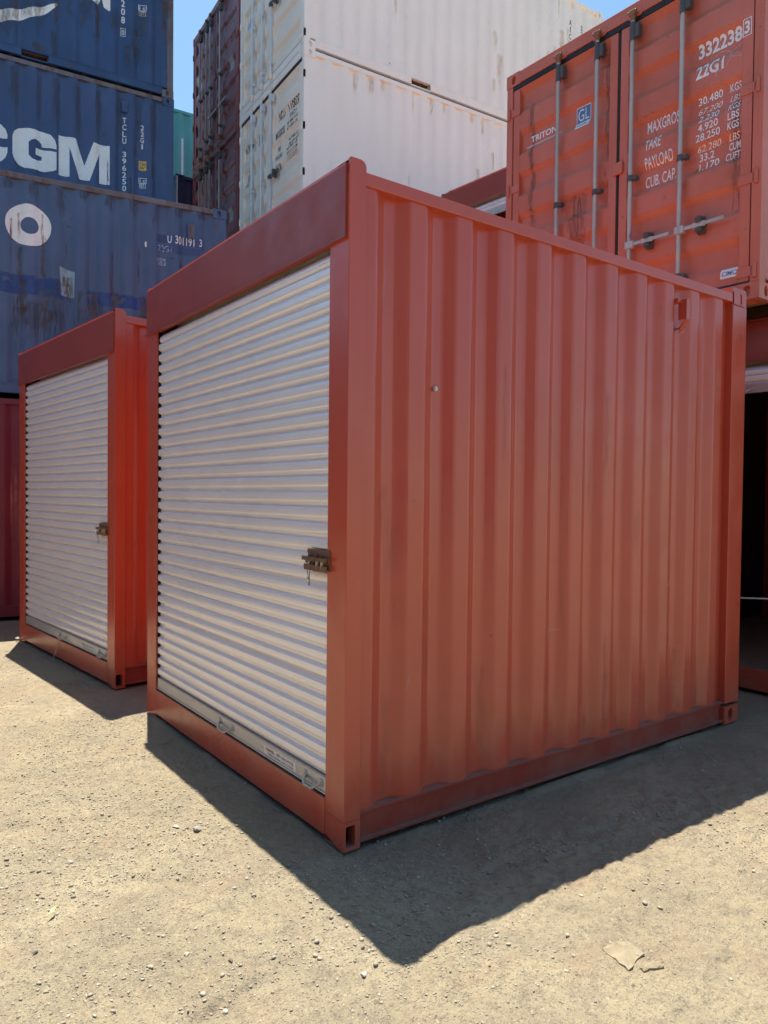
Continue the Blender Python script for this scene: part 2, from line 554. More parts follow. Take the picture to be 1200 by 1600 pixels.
def rounded(prof, r):
    """soften the bends: two short chords at each one"""
    out = [prof[0]]
    for i in range(1, len(prof) - 1):
        (x0, d0), (x1, d1), (x2, d2) = prof[i - 1], prof[i], prof[i + 1]
        l0 = math.hypot(x1 - x0, d1 - d0)
        l1 = math.hypot(x2 - x1, d2 - d1)
        k = min(r, l0 * 0.4, l1 * 0.4)
        p = (x1 - (x1 - x0) / l0 * k, d1 - (d1 - d0) / l0 * k)
        q = (x1 + (x2 - x1) / l1 * k, d1 + (d2 - d1) / l1 * k)
        mid = ((p[0] + 2 * x1 + q[0]) / 4, (p[1] + 2 * d1 + q[1]) / 4)
        out += [p, mid, q]
    out.append(prof[-1])
    return out


def dent_fn(dent, z0, z1, seed):
    ph = np.random.RandomState(seed).rand(6) * 6.28

    def f(a, z):
        t = (z - z0) / (z1 - z0)
        if dent <= 0 or t <= 0 or t >= 1:
            return 0.0
        return dent * math.sin(math.pi * t) * (math.sin(a * 2.1 + ph[0]) * math.sin(z * 2.7 + ph[1]) + 0.6 * math.sin(a * 5.3 + ph[2] + z * 3.1) * math.sin(z * 5.1 + ph[3]))
    return f


def finer(pr):
    out = []
    for (a, d), (a2, d2) in zip(pr, pr[1:]):
        out.append((a, d))
        if a2 - a > 0.06:
            out.append(((a + a2) / 2, (d + d2) / 2))
    out.append(pr[-1])
    return out


def side_sheet(prof, yface, sgn, z0, z1, nz=1, dent=0.0, seed=0):
    """vertical corrugated sheet: outer face at y=yface, insets go along +sgn*y; 3 mm thick"""
    mb = MB()
    pr = rounded(prof, 0.012)
    if dent > 0:
        pr = finer(pr)
    df = dent_fn(dent, z0, z1, seed)
    n = len(pr)
    for th, flip in ((0.0, False), (0.003, True)):
        vs, fs = [], []
        for k in range(nz + 1):
            z = z0 + (z1 - z0) * k / nz
            for a, d in pr:
                vs.append((a, yface + sgn * (d + th + df(a, z)), z))
        for k in range(nz):
            for i in range(n - 1):
                q = (k * n + i, k * n + i + 1, (k + 1) * n + i + 1, (k + 1) * n + i)
                fs.append(q if not flip else q[::-1])
        mb.add(vs, fs, False)
    return mb


# ------------------------------------------------------------------ lettering and marks laid on a corrugated face
_txt_cache = {}


def text_geo(s, bold=0.0, shear=0.0):
    key = (s, bold, shear)
    if key in _txt_cache:
        return _txt_cache[key]
    cu = bpy.data.curves.new('txt', 'FONT')
    cu.body = s
    cu.offset = bold
    cu.shear = shear
    cu.resolution_u = 3
    ob = bpy.data.objects.new('txt', cu)
    COL.objects.link(ob)
    bpy.context.view_layer.update()
    me = bpy.data.meshes.new_from_object(ob.evaluated_get(bpy.context.evaluated_depsgraph_get()))
    vs = [(q.co.x, q.co.y) for q in me.vertices]
    fs = [tuple(p.vertices) for p in me.polygons]
    bpy.data.objects.remove(ob)
    bpy.data.curves.remove(cu)
    bpy.data.meshes.remove(me)
    _txt_cache[key] = (vs, fs)
    return vs, fs


def fit(geo, u0, u1, v0, v1):
    vs, fs = geo
    xs = [p[0] for p in vs]
    ys = [p[1] for p in vs]
    ax, bx, ay, by = min(xs), max(xs), min(ys), max(ys)
    return [(u0 + (x - ax) / (bx - ax) * (u1 - u0), v0 + (y - ay) / (by - ay) * (v1 - v0)) for x, y in vs], fs


def rect_geo(u0, u1, v0, v1):
    return [(u0, v0), (u1, v0), (u1, v1), (u0, v1)], [(0, 1, 2, 3)]


def frame_geo(u0, u1, v0, v1, t):
    o = [(u0, v0), (u1, v0), (u1, v1), (u0, v1)]
    i = [(u0 + t, v0 + t), (u1 - t, v0 + t), (u1 - t, v1 - t), (u0 + t, v1 - t)]
    return o + i, [(k, (k + 1) % 4, 4 + (k + 1) % 4, 4 + k) for k in range(4)]


def strip_geo(pts, wd):
    """polyline with width"""
    vs, fs = [], []
    for i, p in enumerate(pts):
        a = pts[max(i - 1, 0)]
        b = pts[min(i + 1, len(pts) - 1)]
        dx, dy = b[0] - a[0], b[1] - a[1]
        l = math.hypot(dx, dy) or 1
        w_ = wd[i] if isinstance(wd, (list, tuple)) else wd
        vs += [(p[0] - dy / l * w_ / 2, p[1] + dx / l * w_ / 2), (p[0] + dy / l * w_ / 2, p[1] - dx / l * w_ / 2)]
    for i in range(len(pts) - 1):
        fs.append((2 * i, 2 * i + 1, 2 * i + 3, 2 * i + 2))
    return vs, fs


def ring_geo(cx, cy, ro, ri, n=40, off=(0, 0)):
    vs = [(cx + ro * math.cos(2 * math.pi * i / n), cy + ro * math.sin(2 * math.pi * i / n)) for i in range(n)]
    vs += [(cx + off[0] + ri * math.cos(2 * math.pi * i / n), cy + off[1] + ri * math.sin(2 * math.pi * i / n)) for i in range(n)]
    return vs, [(i, (i + 1) % n, n + (i + 1) % n, n + i) for i in range(n)]


def merge(*geos):
    V, F = [], []
    for vs, fs in geos:
        o = len(V)
        V += list(vs)
        F += [tuple(i + o for i in f) for f in fs]
    return V, F


class Face:
    """a painted face: maps 2D (u,v) to local 3D, follows the corrugation profile"""
    def __init__(s, kind, prof, base, parent, dent=0.0, z0=0.0, z1=1.0, nz=1, seed=0):
        s.kind, s.prof, s.base, s.parent = kind, rounded(prof, 0.012), base, parent
        s.zs = []
        if dent > 0:
            s.prof = finer(s.prof)
            s.zs = [z0 + (z1 - z0) * k / nz for k in range(nz + 1)]
        s.df = dent_fn(dent, z0, z1, seed)

    def put(s, name, geo, mat, lift=0.0015, uv=False):
        vs, fs = geo
        bm = bmesh.new()
        bv = [bm.verts.new((x, y, 0)) for x, y in vs]
        for f in fs:
            try:
                bm.faces.new([bv[i] for i in f])
            except ValueError:
                pass
        if uv:
            xs = [p[0] for p in vs]; ys = [p[1] for p in vs]
            ul = bm.loops.layers.uv.new('UVMap')
            bb = (min(xs), max(xs), min(ys), max(ys))
            for f in bm.faces:
                for l in f.loops:
                    l[ul].uv = ((l.vert.co.x - bb[0]) / (bb[1] - bb[0]), (l.vert.co.y - bb[2]) / (bb[3] - bb[2]))
        bmesh.ops.triangulate(bm, faces=list(bm.faces))
        ax = 0 if s.kind == 'side' else 1
        lo = min(q.co[ax] for q in bm.verts)
        hi = max(q.co[ax] for q in bm.verts)
        for a, _ in s.prof:
            if lo < a < hi:
                no = (1, 0, 0) if ax == 0 else (0, 1, 0)
                co = (a, 0, 0) if ax == 0 else (0, a, 0)
                bmesh.ops.bisect_plane(bm, geom=list(bm.verts) + list(bm.edges) + list(bm.faces), plane_co=co, plane_no=no, dist=1e-6)
        ylo = min(q.co[1] for q in bm.verts)
        yhi = max(q.co[1] for q in bm.verts)
        for zc in (s.zs if s.kind == 'side' else []):
            if ylo < zc < yhi:
                bmesh.ops.bisect_plane(bm, geom=list(bm.verts) + list(bm.edges) + list(bm.faces), plane_co=(0, zc, 0), plane_no=(0, 1, 0), dist=1e-6)
        for q in bm.verts:
            u, v_ = q.co.x, q.co.y
            if s.kind == 'side':
                q.co = (u, s.base + inset(s.prof, u) + s.df(u, v_) - lift, v_)
            else:
                q.co = (s.base + inset(s.prof, v_) - lift, -u, v_)
        me = bpy.data.meshes.new(name)
        bm.to_mesh(me)
        bm.free()
        me.materials.append(mat)
        return place(name, me, s.parent)

    def text(s, name, t, u0, u1, v0, v1, mat, bold=0.0, shear=0.0, lift=0.002):
        return s.put(name, fit(text_geo(t, bold, shear), u0, u1, v0, v1), mat, lift)

    def vtext(s, name, t, uc, vtop, vbot, wd, mat, bold=0.01):
        """characters stacked one below the other"""
        n = len(t)
        st = (vtop - vbot) / n
        gs = []
        for i, ch in enumerate(t):
            if ch == ' ':
                continue
            k = 0.35 if ch in '1IT' and ch != 'T' else 1.0
            zt = vtop - i * st
            gs.append(fit(text_geo(ch, bold), uc - wd / 2 * k, uc + wd / 2 * k, zt - st * 0.82, zt))
        return s.put(name, merge(*gs), mat, 0.002)

    def run(s, name, items, mat, lift=0.0012):
        """several run-off streaks (u, top, width, length) as one mesh with per-streak UVs"""
        bm = bmesh.new()
        ul = bm.loops.layers.uv.new('UVMap')
        brk = [a for a, _ in s.prof]
        for (u, top, wd, ln) in items:
            us = sorted(set([u - wd / 2, u + wd / 2] + ([a for a in brk if u - wd / 2 < a < u + wd / 2] if s.kind == 'side' else [])))
            zs = sorted(set([top - ln, top] + [a for a in s.zs if top - ln < a < top])) if s.kind == 'side' else sorted(set([top - ln, top] + [a for a in brk if top - ln < a < top]))
            for x0, x1 in zip(us, us[1:]):
                for z0, z1 in zip(zs, zs[1:]):
                    quad = []
                    for (x, z) in ((x0, z0), (x1, z0), (x1, z1), (x0, z1)):
                        if s.kind == 'side':
                            co = (x, s.base + inset(s.prof, x) + s.df(x, z) - lift, z)
                        else:
                            co = (s.base + inset(s.prof, z) - lift, -x, z)
                        quad.append((bm.verts.new(co), ((x - (u - wd / 2)) / wd, (z - (top - ln)) / ln)))
                    f = bm.faces.new([q[0] for q in quad])
                    for l, q in zip(f.loops, quad):
                        l[ul].uv = q[1]
        me = bpy.data.meshes.new(name)
        bm.to_mesh(me)
        bm.free()
        me.materials.append(mat)
        o = place(name, me, s.parent)
        o['kind'] = 'stuff'
        return o


# ------------------------------------------------------------------ corner castings
_cast = {}


def casting(name, mat, parent, x, y, z, sx, sy, sz):
    """ISO corner fitting whose outer corner is (x,y,z); sx,sy,sz point into the container"""
    key = (mat.name, sx, sy, sz)
    if key not in _cast:
        mb = MB()
        Lx, Ly, Lz = 0.178, 0.162, 0.118
        hx = 0.101 if True else 0
        # side face (normal -y in canonical), end face (normal -x), bottom plate with hole, top, inner faces
        mb.hole_plate((0, 0, 0), (1, 0, 0), (0, 0, 1), Lx, Lz, (0.100, 0.060), 0.051, 0.079, 0.032)
        mb.hole_plate((0, Ly, 0), (0, -1, 0), (0, 0, 1), Ly, Lz, (0.073, 0.060), 0.051, 0.079, 0.032)
        mb.hole_plate((0, Ly, 0), (1, 0, 0), (0, -1, 0), Lx, Ly, (0.1, 0.08), 0.124, 0.063, 0.028)
        mb.add([(0, 0, Lz), (Lx, 0, Lz), (Lx, Ly, Lz), (0, Ly, Lz)], [(0, 1, 2, 3)])
        mb.add([(Lx, 0, 0), (Lx, Ly, 0), (Lx, Ly, Lz), (Lx, 0, Lz)], [(0, 1, 2, 3)])
        mb.add([(0, Ly, 0), (Lx, Ly, 0), (Lx, Ly, Lz), (0, Ly, Lz)], [(3, 2, 1, 0)])
        fl = sx * sy * sz < 0
        mb.v = [(a * sx, b_ * sy, c_ * sz) for a, b_, c_ in mb.v]
        if fl:
            mb.f = [f[::-1] for f in mb.f]
        _cast[key] = mb.mesh('corner_casting', mat)
    return place(name, _cast[key], parent, (x, y, z))


# ------------------------------------------------------------------ ISO container
W_ISO, H_ISO, L_ISO = 2.438, 2.591, 6.058
SIDE = corr(0.10, L_ISO - 0.10, 0.155, 0.278, 0.078, 0.066, 0.036)
DOORP = corr(0.135, 2.430, 0.235, 0.390, 0.150, 0.055, 0.034)


def iso_container(label, loc, rz, body, door=None, rail=None, post=None, rods=(1.79, 1.38, 1.04, 0.606), rod_mat='rod_grey',
                  door_detail=True, dent=0.0, pockets=False, group=None, handles=True, name='shipping_container', seed=0,
                  topz=None):
    door = door or body
    rail = rail or body
    post = post or body
    mb_, md, mr, mp = MAT[body], MAT[door], MAT[rail], MAT[post]
    T = thing(name, label, 'container', loc, rz, group)
    H, Wd, Lg = H_ISO, W_ISO, L_ISO
    for zz, sz in ((0, 1), (H, -1)):
        for yy, sy in ((0, 1), (Wd, -1)):
            for xx, sx in ((0, 1), (Lg, -1)):
                casting('corner_casting', mp, T, xx, yy, zz, sx, sy, sz)
    # posts
    for xx in (0, 1):
        for yy in (0, 1):
            m = MB()
            xa, xb = (0.004, 0.10) if xx == 0 else (Lg - 0.10, Lg - 0.004)
            ya, yb = (0.004, 0.075) if yy == 0 else (Wd - 0.075, Wd - 0.004)
            m.box(xa, xb, ya, yb, 0.118, H - 0.118, 0.006)
            m.build('corner_post', mp, T)
    # side panels
    for s_, yf in ((1, 0.010), (-1, Wd - 0.010)):
        side_sheet(SIDE, yf, s_, 0.155, H - 0.062, 14 if dent else 1, dent, seed + s_ + 5).build('side_panel', mb_, T)
        # top rail
        y0, y1 = (0.003, 0.063) if s_ == 1 else (Wd - 0.063, Wd - 0.003)
        MB().box(0.178, Lg - 0.178, y0, y1, H - 0.075, H - 0.012, 0.004).build('top_side_rail', mr, T)
        # bottom rail: channel web with lips, interrupted by fork pockets
        bm_ = MB()
        ya, yb = (0.006, 0.06) if s_ == 1 else (Wd - 0.06, Wd - 0.006)
        yl = (0.002, 0.06) if s_ == 1 else (Wd - 0.06, Wd - 0.002)
        if pockets:
            c_ = Lg / 2
            segs = [(0.178, c_ - 1.205), (c_ - 0.845, c_ + 0.845), (c_ + 1.205, Lg - 0.178)]
            for a, b_ in segs:
                bm_.box(a, b_, ya, yb, 0.035, 0.145)
            for a in (c_ - 1.205, c_ + 0.845):
                bm_.box(a, a + 0.36, ya, yb, 0.130, 0.145)
                # pocket tunnel walls
                bm_.box(a - 0.006, a, ya + 0.002, ya + 0.3 * s_, 0.030, 0.14)
                bm_.box(a + 0.36, a + 0.366, ya + 0.002, ya + 0.3 * s_, 0.030, 0.14)
                bm_.box(a, a + 0.36, ya, yb, 0.020, 0.035)
        else:
            bm_.box(0.178, Lg - 0.178, ya, yb, 0.035, 0.145)
        bm_.box(0.10, Lg - 0.10, yl[0], yl[1], 0.145, 0.158)
        bm_.build('bottom_side_rail', mb_, T)
    # far end, roof, floor
    e = MB()
    e.box(Lg - 0.05, Lg - 0.035, 0.07, Wd - 0.07, 0.12, H - 0.06)
    e.box(Lg - 0.06, Lg - 0.004, 0.162, Wd - 0.162, 0.01, 0.13)
    e.box(Lg - 0.06, Lg - 0.004, 0.162, Wd - 0.162, H - 0.10, H - 0.01)
    e.build('end_wall', mb_, T)
    rf = MB()
    rf.box(0.10, Lg - 0.06, 0.06, Wd - 0.06, H - 0.035, H - 0.018)
    for k in range(18):
        rf.box(0.35 + k * 0.31, 0.45 + k * 0.31, 0.15, Wd - 0.15, H - 0.018, H - 0.010)
    rf.build('roof', mb_, T)
    fl = MB()
    fl.box(0.05, Lg - 0.06, 0.06, Wd - 0.06, 0.125, 0.15)
    for k in range(12):
        fl.box(0.3 + k * 0.49, 0.345 + k * 0.49, 0.06, Wd - 0.06, 0.03, 0.125)
    fl.build('floor', MAT['plywood'], T)
    # door end
    h_ = MB()
    h_.box(0.0, 0.09, 0.162, Wd - 0.162, H - 0.112, H - 0.006, 0.004)
    h_.build('door_header', mp, T)
    MB().box(0.0, 0.09, 0.162, Wd - 0.162, 0.008, 0.118, 0.004).build('door_sill', mp, T)
    leafs = ((1.205, Wd - 0.085), (0.085, 1.175))
    dface = 0.012
    for (ya, yb) in leafs:
        lf = MB()
        # tubular frame of the leaf
        lf.box(dface, dface + 0.05, ya, ya + 0.075, 0.135, 2.430, 0.003)
        lf.box(dface, dface + 0.05, yb - 0.075, yb, 0.135, 2.430, 0.003)
        pr = rounded(DOORP, 0.010)
        vs, fs = [], []
        for yv in (ya + 0.0755, yb - 0.0755):
            for a, d in pr:
                vs.append((dface + 0.002 + d, yv, a))
        n = len(pr)
        for i in range(n - 1):
            fs.append((i, i + 1, n + i + 1, n + i))
        # closing cheeks so the recesses meet the frame
        lf.add(vs, fs)
        lf.box(dface + 0.045, dface + 0.05, ya + 0.02, yb - 0.02, 0.14, 2.42)
        D = lf.build('door', md, T)
        g = MB()
        g.box(0.022, 0.05, ya - 0.026, ya - 0.001, 0.118, 2.452)
        g.box(0.022, 0.05, yb + 0.001, yb + 0.012, 0.118, 2.452)
        g.box(0.006, 0.05, ya - 0.02, yb + 0.01, 2.432, 2.474, 0.004)
        g.box(0.006, 0.05, ya - 0.02, yb + 0.01, 0.119, 0.133)
        g.build('gasket', MAT['rubber'], D)
        outer = ya if ya < 0.5 else yb
        sg = 1 if ya < 0.5 else -1
        if door_detail:
            for hz in (0.20, 0.86, 1.50, 2.22):
                hh = MB()
                hh.box(0.004, 0.013, outer - 0.03 * sg, outer + 0.085 * sg, hz - 0.035, hz + 0.035, 0.002) if sg > 0 else \
                    hh.box(0.004, 0.013, outer - 0.085, outer + 0.03, hz - 0.035, hz + 0.035, 0.002)
                yk = outer - 0.045 * sg
                hh.cyl((-0.002, yk, hz - 0.05), (-0.002, yk, hz + 0.05), 0.014, 10)
                hh.build('hinge', mp, D)
    mr_ = MAT[rod_mat]
    rods_made = []
    for i, ry in enumerate(rods):
        r_ = MB()
        r_.cyl((-0.032, ry, 0.10), (-0.032, ry, 2.50), 0.017, 12)
        Rd = r_.build('lock_rod', mr_, T)
        rods_made.append(Rd)
        if not door_detail:
            continue
        for zc in (2.475, 0.085):
            k = MB()
            k.box(-0.055, -0.012, ry - 0.028, ry + 0.028, zc - 0.014, zc + 0.030, 0.007)
            k.cyl((-0.040, ry - 0.038, zc + 0.016), (-0.040, ry + 0.038, zc + 0.016), 0.013, 8)
            k.cyl((-0.032, ry, zc - 0.05), (-0.032, ry, zc - 0.01), 0.021, 12)
            k.build('cam', MAT['rust_iron'] if body != 'white' else MAT['white_door'], Rd)
            k = MB()
            k.box(-0.004, 0.004, ry - 0.062, ry + 0.062, zc - 0.012, zc + 0.045, 0.002) if zc > 1 else \
                k.box(-0.004, 0.004, ry - 0.062, ry + 0.062, zc - 0.045, zc + 0.012, 0.002)
            k.build('cam_keeper', mp, Rd)
        for zc in (2.335, 1.172, 0.27) if not (i in (1, 2)) else (2.335, 1.160, 0.27):
            k = MB()
            ln = 0.070 if zc > 2 else 0.022
            k.cyl((-0.032, ry, zc - ln), (-0.032, ry, zc + ln), 0.0235, 12)
            k.box(-0.040, 0.014, ry - 0.058, ry - 0.018, zc - ln * 0.75, zc + ln * 0.75, 0.005)
            k.box(-0.016, 0.012, ry + 0.018, ry + 0.040, zc - ln * 0.6, zc + ln * 0.6, 0.003)
            k.build('rod_bracket', MAT['dark_iron'] if rod_mat != 'rod_blue' else mr_, Rd)
        if handles and i in (2, 3):
            zc = 0.62 if rod_mat != 'rod_blue' else 1.15
            k = MB()
            k.box(-0.058, -0.016, ry - 0.05, ry + 0.024, zc - 0.028, zc + 0.028, 0.004)
            k.box(-0.050, -0.040, ry - 0.36, ry - 0.04, zc - 0.012, zc + 0.014, 0.003)
            k.box(-0.054, -0.036, ry - 0.22, ry - 0.12, zc - 0.019, zc + 0.019, 0.004)
            k.build('door_handle', MAT['rod_grey'] if rod_mat != 'rod_blue' else MAT['dark_iron'], Rd)
            k = MB()
            yc = ry - 0.17
            k.box(-0.020, 0.014, yc - 0.030, yc + 0.030, zc - 0.065, zc + 0.065, 0.012)
            k.box(-0.066, -0.020, yc - 0.022, yc + 0.022, zc + 0.012, zc + 0.060, 0.008)
            k.box(-0.062, -0.020, yc - 0.022, yc + 0.022, zc - 0.058, zc - 0.020, 0.008)
            k.cyl((-0.070, yc, zc + 0.040), (-0.060, yc, zc + 0.040), 0.011, 10)
            k.cyl((-0.066, yc, zc - 0.042), (-0.056, yc, zc - 0.042), 0.011, 10)
            k.build('handle_latch', MAT['dark_iron'], Rd)
    if door_detail and len(rods):
        MB().box(-0.006, 0.012, 1.135, 1.225, 1.25, 1.35, 0.004).build('centre_lug', mp, T)
    if body == 'white' and door_detail:
        for hz in (0.20, 0.86, 1.50, 2.22):
            MB().box(0.0, 0.026, 0.0005, 0.02, hz - 0.05, hz + 0.05).build('hinge_slot', MAT['gap_dark'], T)
    T_side = Face('side', SIDE, 0.010, T, dent, 0.155, H - 0.062, 14, seed + 6)
    T_door = Face('door', DOORP, 0.014, T)
    return T, T_side, T_door


def from_right_corner(ox, oy, th, z):
    return (ox - L_ISO * math.cos(th), oy - L_ISO * math.sin(th), z)


# ------------------------------------------------------------------ roll-up door storage unit
LU, WU, HU = 3.200, 2.470, 2.896
UPROF = corr(0.075, 2.925, 0.147, 0.2772, 0.093, 0.063, 0.038) + [(2.960, 0.038), (3.030, 0.038)]
PITCH = 0.0697
_slat = {}


def slat_mesh(seam):
    if seam in _slat:
        return _slat[seam]
    P_ = [(0.0, 0.0), (0.0035, 0.0), (0.0150, 0.0), (0.0170, 0.0010), (0.0230, 0.0150), (0.0252, 0.0168), (0.0285, 0.0174), (0.0430, 0.0177), (0.0565, 0.0174), (0.0595, 0.0168),
          (0.0618, 0.0150), (0.0668, 0.0015), (0.0680, 0.0002), (PITCH, 0.0)]
    if seam:
        P_ = [P_[0], (0.0045, 0.0), (0.0055, 0.0022), (0.0085, 0.0022), (0.0095, 0.0), (0.0115, 0.0), (0.0122, 0.0015), (0.0136, 0.0015), (0.0143, 0.0)] + P_[2:]
    mb = MB()
    ya, yb = 0.1495, 2.293
    n = len(P_)
    xs = 0.029
    # front skin and back skin
    vs = [(xs - d, ya, z) for z, d in P_] + [(xs - d, yb, z) for z, d in P_]
    mb.add(vs, [(i, n + i, n + i + 1, i + 1) for i in range(n - 1)], True)
    vs2 = [(xs + 0.002 - d, ya, z) for z, d in P_] + [(xs + 0.002 - d, yb, z) for z, d in P_]
    mb.add(vs2, [(i, i + 1, n + i + 1, n + i) for i in range(n - 1)], True)
    mb.add([vs[n + i] for i in range(n)] + [vs2[n + i] for i in range(n)], [(i, i + 1, n + i + 1, n + i) for i in range(n - 1)])
    _slat[seam] = mb.mesh('slat', MAT['shutter'])
    return _slat[seam]


def handle_geo(mb, yc, wd, z, x):
    pts = []
    for i in range(13):
        t = i / 12
        a = math.pi * t
        pts.append((x - 0.030 * min(1, math.sin(a) * 1.6), yc + wd / 2 - wd * t, z + 0.005 - 0.030 * min(1, math.sin(a) * 1.5)))
    mb.tube(pts, 0.0065, 8)
    for s_ in (-1, 1):
        mb.cyl((x + 0.002, yc + s_ * wd / 2, z + 0.004), (x - 0.005, yc + s_ * wd / 2, z + 0.004), 0.018, 12)
        mb.cyl((x - 0.004, yc + s_ * wd / 2, z + 0.004), (x - 0.010, yc + s_ * wd / 2, z + 0.004), 0.007, 8)


def storage_unit(label, loc, rz, opened=False, group='red storage units with roll-up doors', extras=True):
    T = thing('storage_container', label, 'storage unit', loc, rz, group)
    red = MAT['unit_red']
    # front posts with their square lifting hole at the foot and rounded cap on top
    for s_ in (0, 1):
        p = MB()
        ya, yb = (0.0, 0.149) if s_ == 0 else (WU - 0.170, WU)
        p.box(0.0, 0.083, ya, yb, 0.125, HU - 0.06, 0.003)
        # foot: pierced box
        yo = 0.0 if s_ == 0 else WU
        if s_ == 0:
            p.hole_plate((0, 0, 0), (1, 0, 0), (0, 0, 1), 0.083, 0.125, (0.034, 0.061), 0.048, 0.092, 0.06, True)
        else:
            p.hole_plate((0.083, WU, 0), (-1, 0, 0), (0, 0, 1), 0.083, 0.125, (0.049, 0.061), 0.048, 0.092, 0.06, True)
        p.add([(0, ya, 0.03), (0, yb, 0.03), (0, yb, 0.125), (0, ya, 0.125), (0, ya, 0), (0, ya + (0.03 if s_ == 0 else 0), 0), (0, yb, 0)],
              [(0, 3, 2, 1), (4, 0, 1, 5)] if s_ == 0 else [(0, 3, 2, 1), (4, 0, 1, 6)])
        p.add([(0.083, ya, 0), (0.083, yb, 0), (0.083, yb, 0.125), (0.083, ya, 0.125)], [(0, 1, 2, 3)])
        p.add([(0, ya, 0), (0.083, ya, 0), (0.083, yb, 0), (0, yb, 0)], [(0, 3, 2, 1)])
        yy = yb if s_ == 0 else ya
        p.add([(0, yy, 0), (0.083, yy, 0), (0.083, yy, 0.125), (0, yy, 0.125)], [(0, 1, 2, 3)])
        CP = p.build('corner_post', red, T)
        q0, q1 = (0.052, 0.058) if s_ == 0 else (WU - 0.058, WU - 0.052)
        MB().box(0.008, 0.060, q0, q1, 0.012, 0.110).build('hole_shade', MAT['gap_dark'], CP)  # added near-black plate painting the shade inside the lifting hole
        # rounded cap plates of the corner fitting
        c_ = MB()
        poly = [(0.001, HU - 0.062)]
        r_ = 0.03
        for i in range(7):
            a = math.pi - (math.pi / 2) * i / 6
            poly.append((0.001 + 0.006 + 0.006 * math.cos(a), HU - 0.006 + 0.006 * math.sin(a)))
        for i in range(7):
            a = math.pi / 2 - (math.pi / 2) * i / 6
            poly.append((0.083 - r_ + r_ * math.cos(a), HU - r_ + r_ * math.sin(a)))
        poly.append((0.083, HU - 0.062))
        y0, y1 = (0.0, 0.012) if s_ == 0 else (WU - 0.012, WU)
        c_.prism(poly, 1, y0, y1)
        q = [(y0 + 0.001, HU - 0.062), (y0 + 0.001, HU - 0.001), (0.10, HU - 0.001), (0.118, HU - 0.006), (0.130, HU - 0.02), (0.132, HU - 0.062)]
        if s_ == 1:
            q = [(WU - a, b_) for a, b_ in q]
        c_.prism(q, 0, 0.012, 0.030)
        c_.build('corner_cap', red, T)
        # rear post
        p = MB()
        ya, yb = (0.0, 0.10) if s_ == 0 else (WU - 0.10, WU)
        p.box(3.026, LU, ya, yb, 0.138, HU - 0.118, 0.004)
        p.build('rear_post', red, T)
        casting('corner_casting', red, T, LU, 0 if s_ == 0 else WU, 0.0, -1, 1 if s_ == 0 else -1, 1)
        # top fitting with rounded outer corner
        poly = [(3.022, HU - 0.118), (3.022, HU)]
        for i in range(7):
            a = math.pi / 2 - (math.pi / 2) * i / 6
            poly.append((LU - 0.025 + 0.025 * math.cos(a), HU - 0.025 + 0.025 * math.sin(a)))
        poly.append((LU, HU - 0.118))
        c_ = MB()
        yf = 0.0 if s_ == 0 else WU
        sg = 1 if s_ == 0 else -1
        c_.prism(poly, 1, yf + sg * 0.004, yf + sg * 0.16)
        c_.hole_plate((3.03, -0.003, HU - 0.112), (1, 0, 0), (0, 0, 1), 0.155, 0.088, (0.085, 0.042), 0.036, 0.070, 0.006) if s_ == 0 else None
        c_.build('corner_casting', red, T)
    # header over the door
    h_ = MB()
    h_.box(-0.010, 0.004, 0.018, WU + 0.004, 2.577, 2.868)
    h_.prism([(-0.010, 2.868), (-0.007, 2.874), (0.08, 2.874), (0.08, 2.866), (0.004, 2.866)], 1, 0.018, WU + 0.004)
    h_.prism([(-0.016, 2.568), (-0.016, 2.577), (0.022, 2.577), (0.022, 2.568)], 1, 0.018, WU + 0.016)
    h_.build('header_panel', MAT['header_red_shaded'], T)
    MB().box(-0.004, 0.078, 0.1495, WU - 0.1705, 0.022, 0.182, 0.004).build('door_sill', red, T)
    # sides
    for s_ in (1, -1):
        yf = 0.012 if s_ == 1 else WU - 0.012
        side_sheet(UPROF, yf, s_, 0.150, 2.800, 14, 0.0018, 3).build('side_panel', red, T)
        y0, y1 = (0.002, 0.062) if s_ == 1 else (WU - 0.062, WU - 0.002)
        t_ = MB()
        t_.box(0.083, 3.022, y0, y1, 2.796, 2.852, 0.004)
        t_.build('top_side_rail', red, T)
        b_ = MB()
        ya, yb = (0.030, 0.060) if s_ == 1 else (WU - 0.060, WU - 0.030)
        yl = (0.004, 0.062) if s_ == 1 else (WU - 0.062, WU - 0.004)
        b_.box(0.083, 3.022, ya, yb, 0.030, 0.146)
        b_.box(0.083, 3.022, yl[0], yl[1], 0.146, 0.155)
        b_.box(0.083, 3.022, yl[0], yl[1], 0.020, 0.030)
        b_.build('bottom_side_rail', MAT['rail_red_shaded'], T)
    MB().box(LU - 0.06, LU - 0.045, 0.08, WU - 0.08, 0.05, HU - 0.05).build('end_wall', red, T)
    rf = MB()
    rf.box(0.083, LU - 0.06, 0.06, WU - 0.06, 2.835, 2.848)
    for k in range(9):
        rf.box(0.30 + k * 0.31, 0.40 + k * 0.31, 0.15, WU - 0.15, 2.848, 2.856)
    rf.build('roof', red, T)
    fl = MB()
    fl.box(0.083, LU - 0.06, 0.06, WU - 0.06, 0.12, 0.148)
    fl.build('floor', MAT['plywood'], T)
    inn = MB()
    inn.box(0.10, LU - 0.07, WU - 0.075, WU - 0.062, 0.16, 2.79)
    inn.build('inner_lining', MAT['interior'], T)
    g = MB()
    g.box(0.030, 0.080, 2.200, 2.2995, 0.182, 2.60)
    g.box(0.012, 0.030, 2.2935, 2.2995, 0.182, 2.60)
    g.build('door_guide', MAT['gap_dark'], T)
    MB().box(0.030, 0.080, 0.1495, 0.200, 0.182, 2.60).build('door_guide', MAT['gap_dark'], T)
    # roller shutter
    dr = MB()
    dr.cyl((0.22, 0.11, 2.68), (0.22, WU - 0.16, 2.68), 0.125, 24)
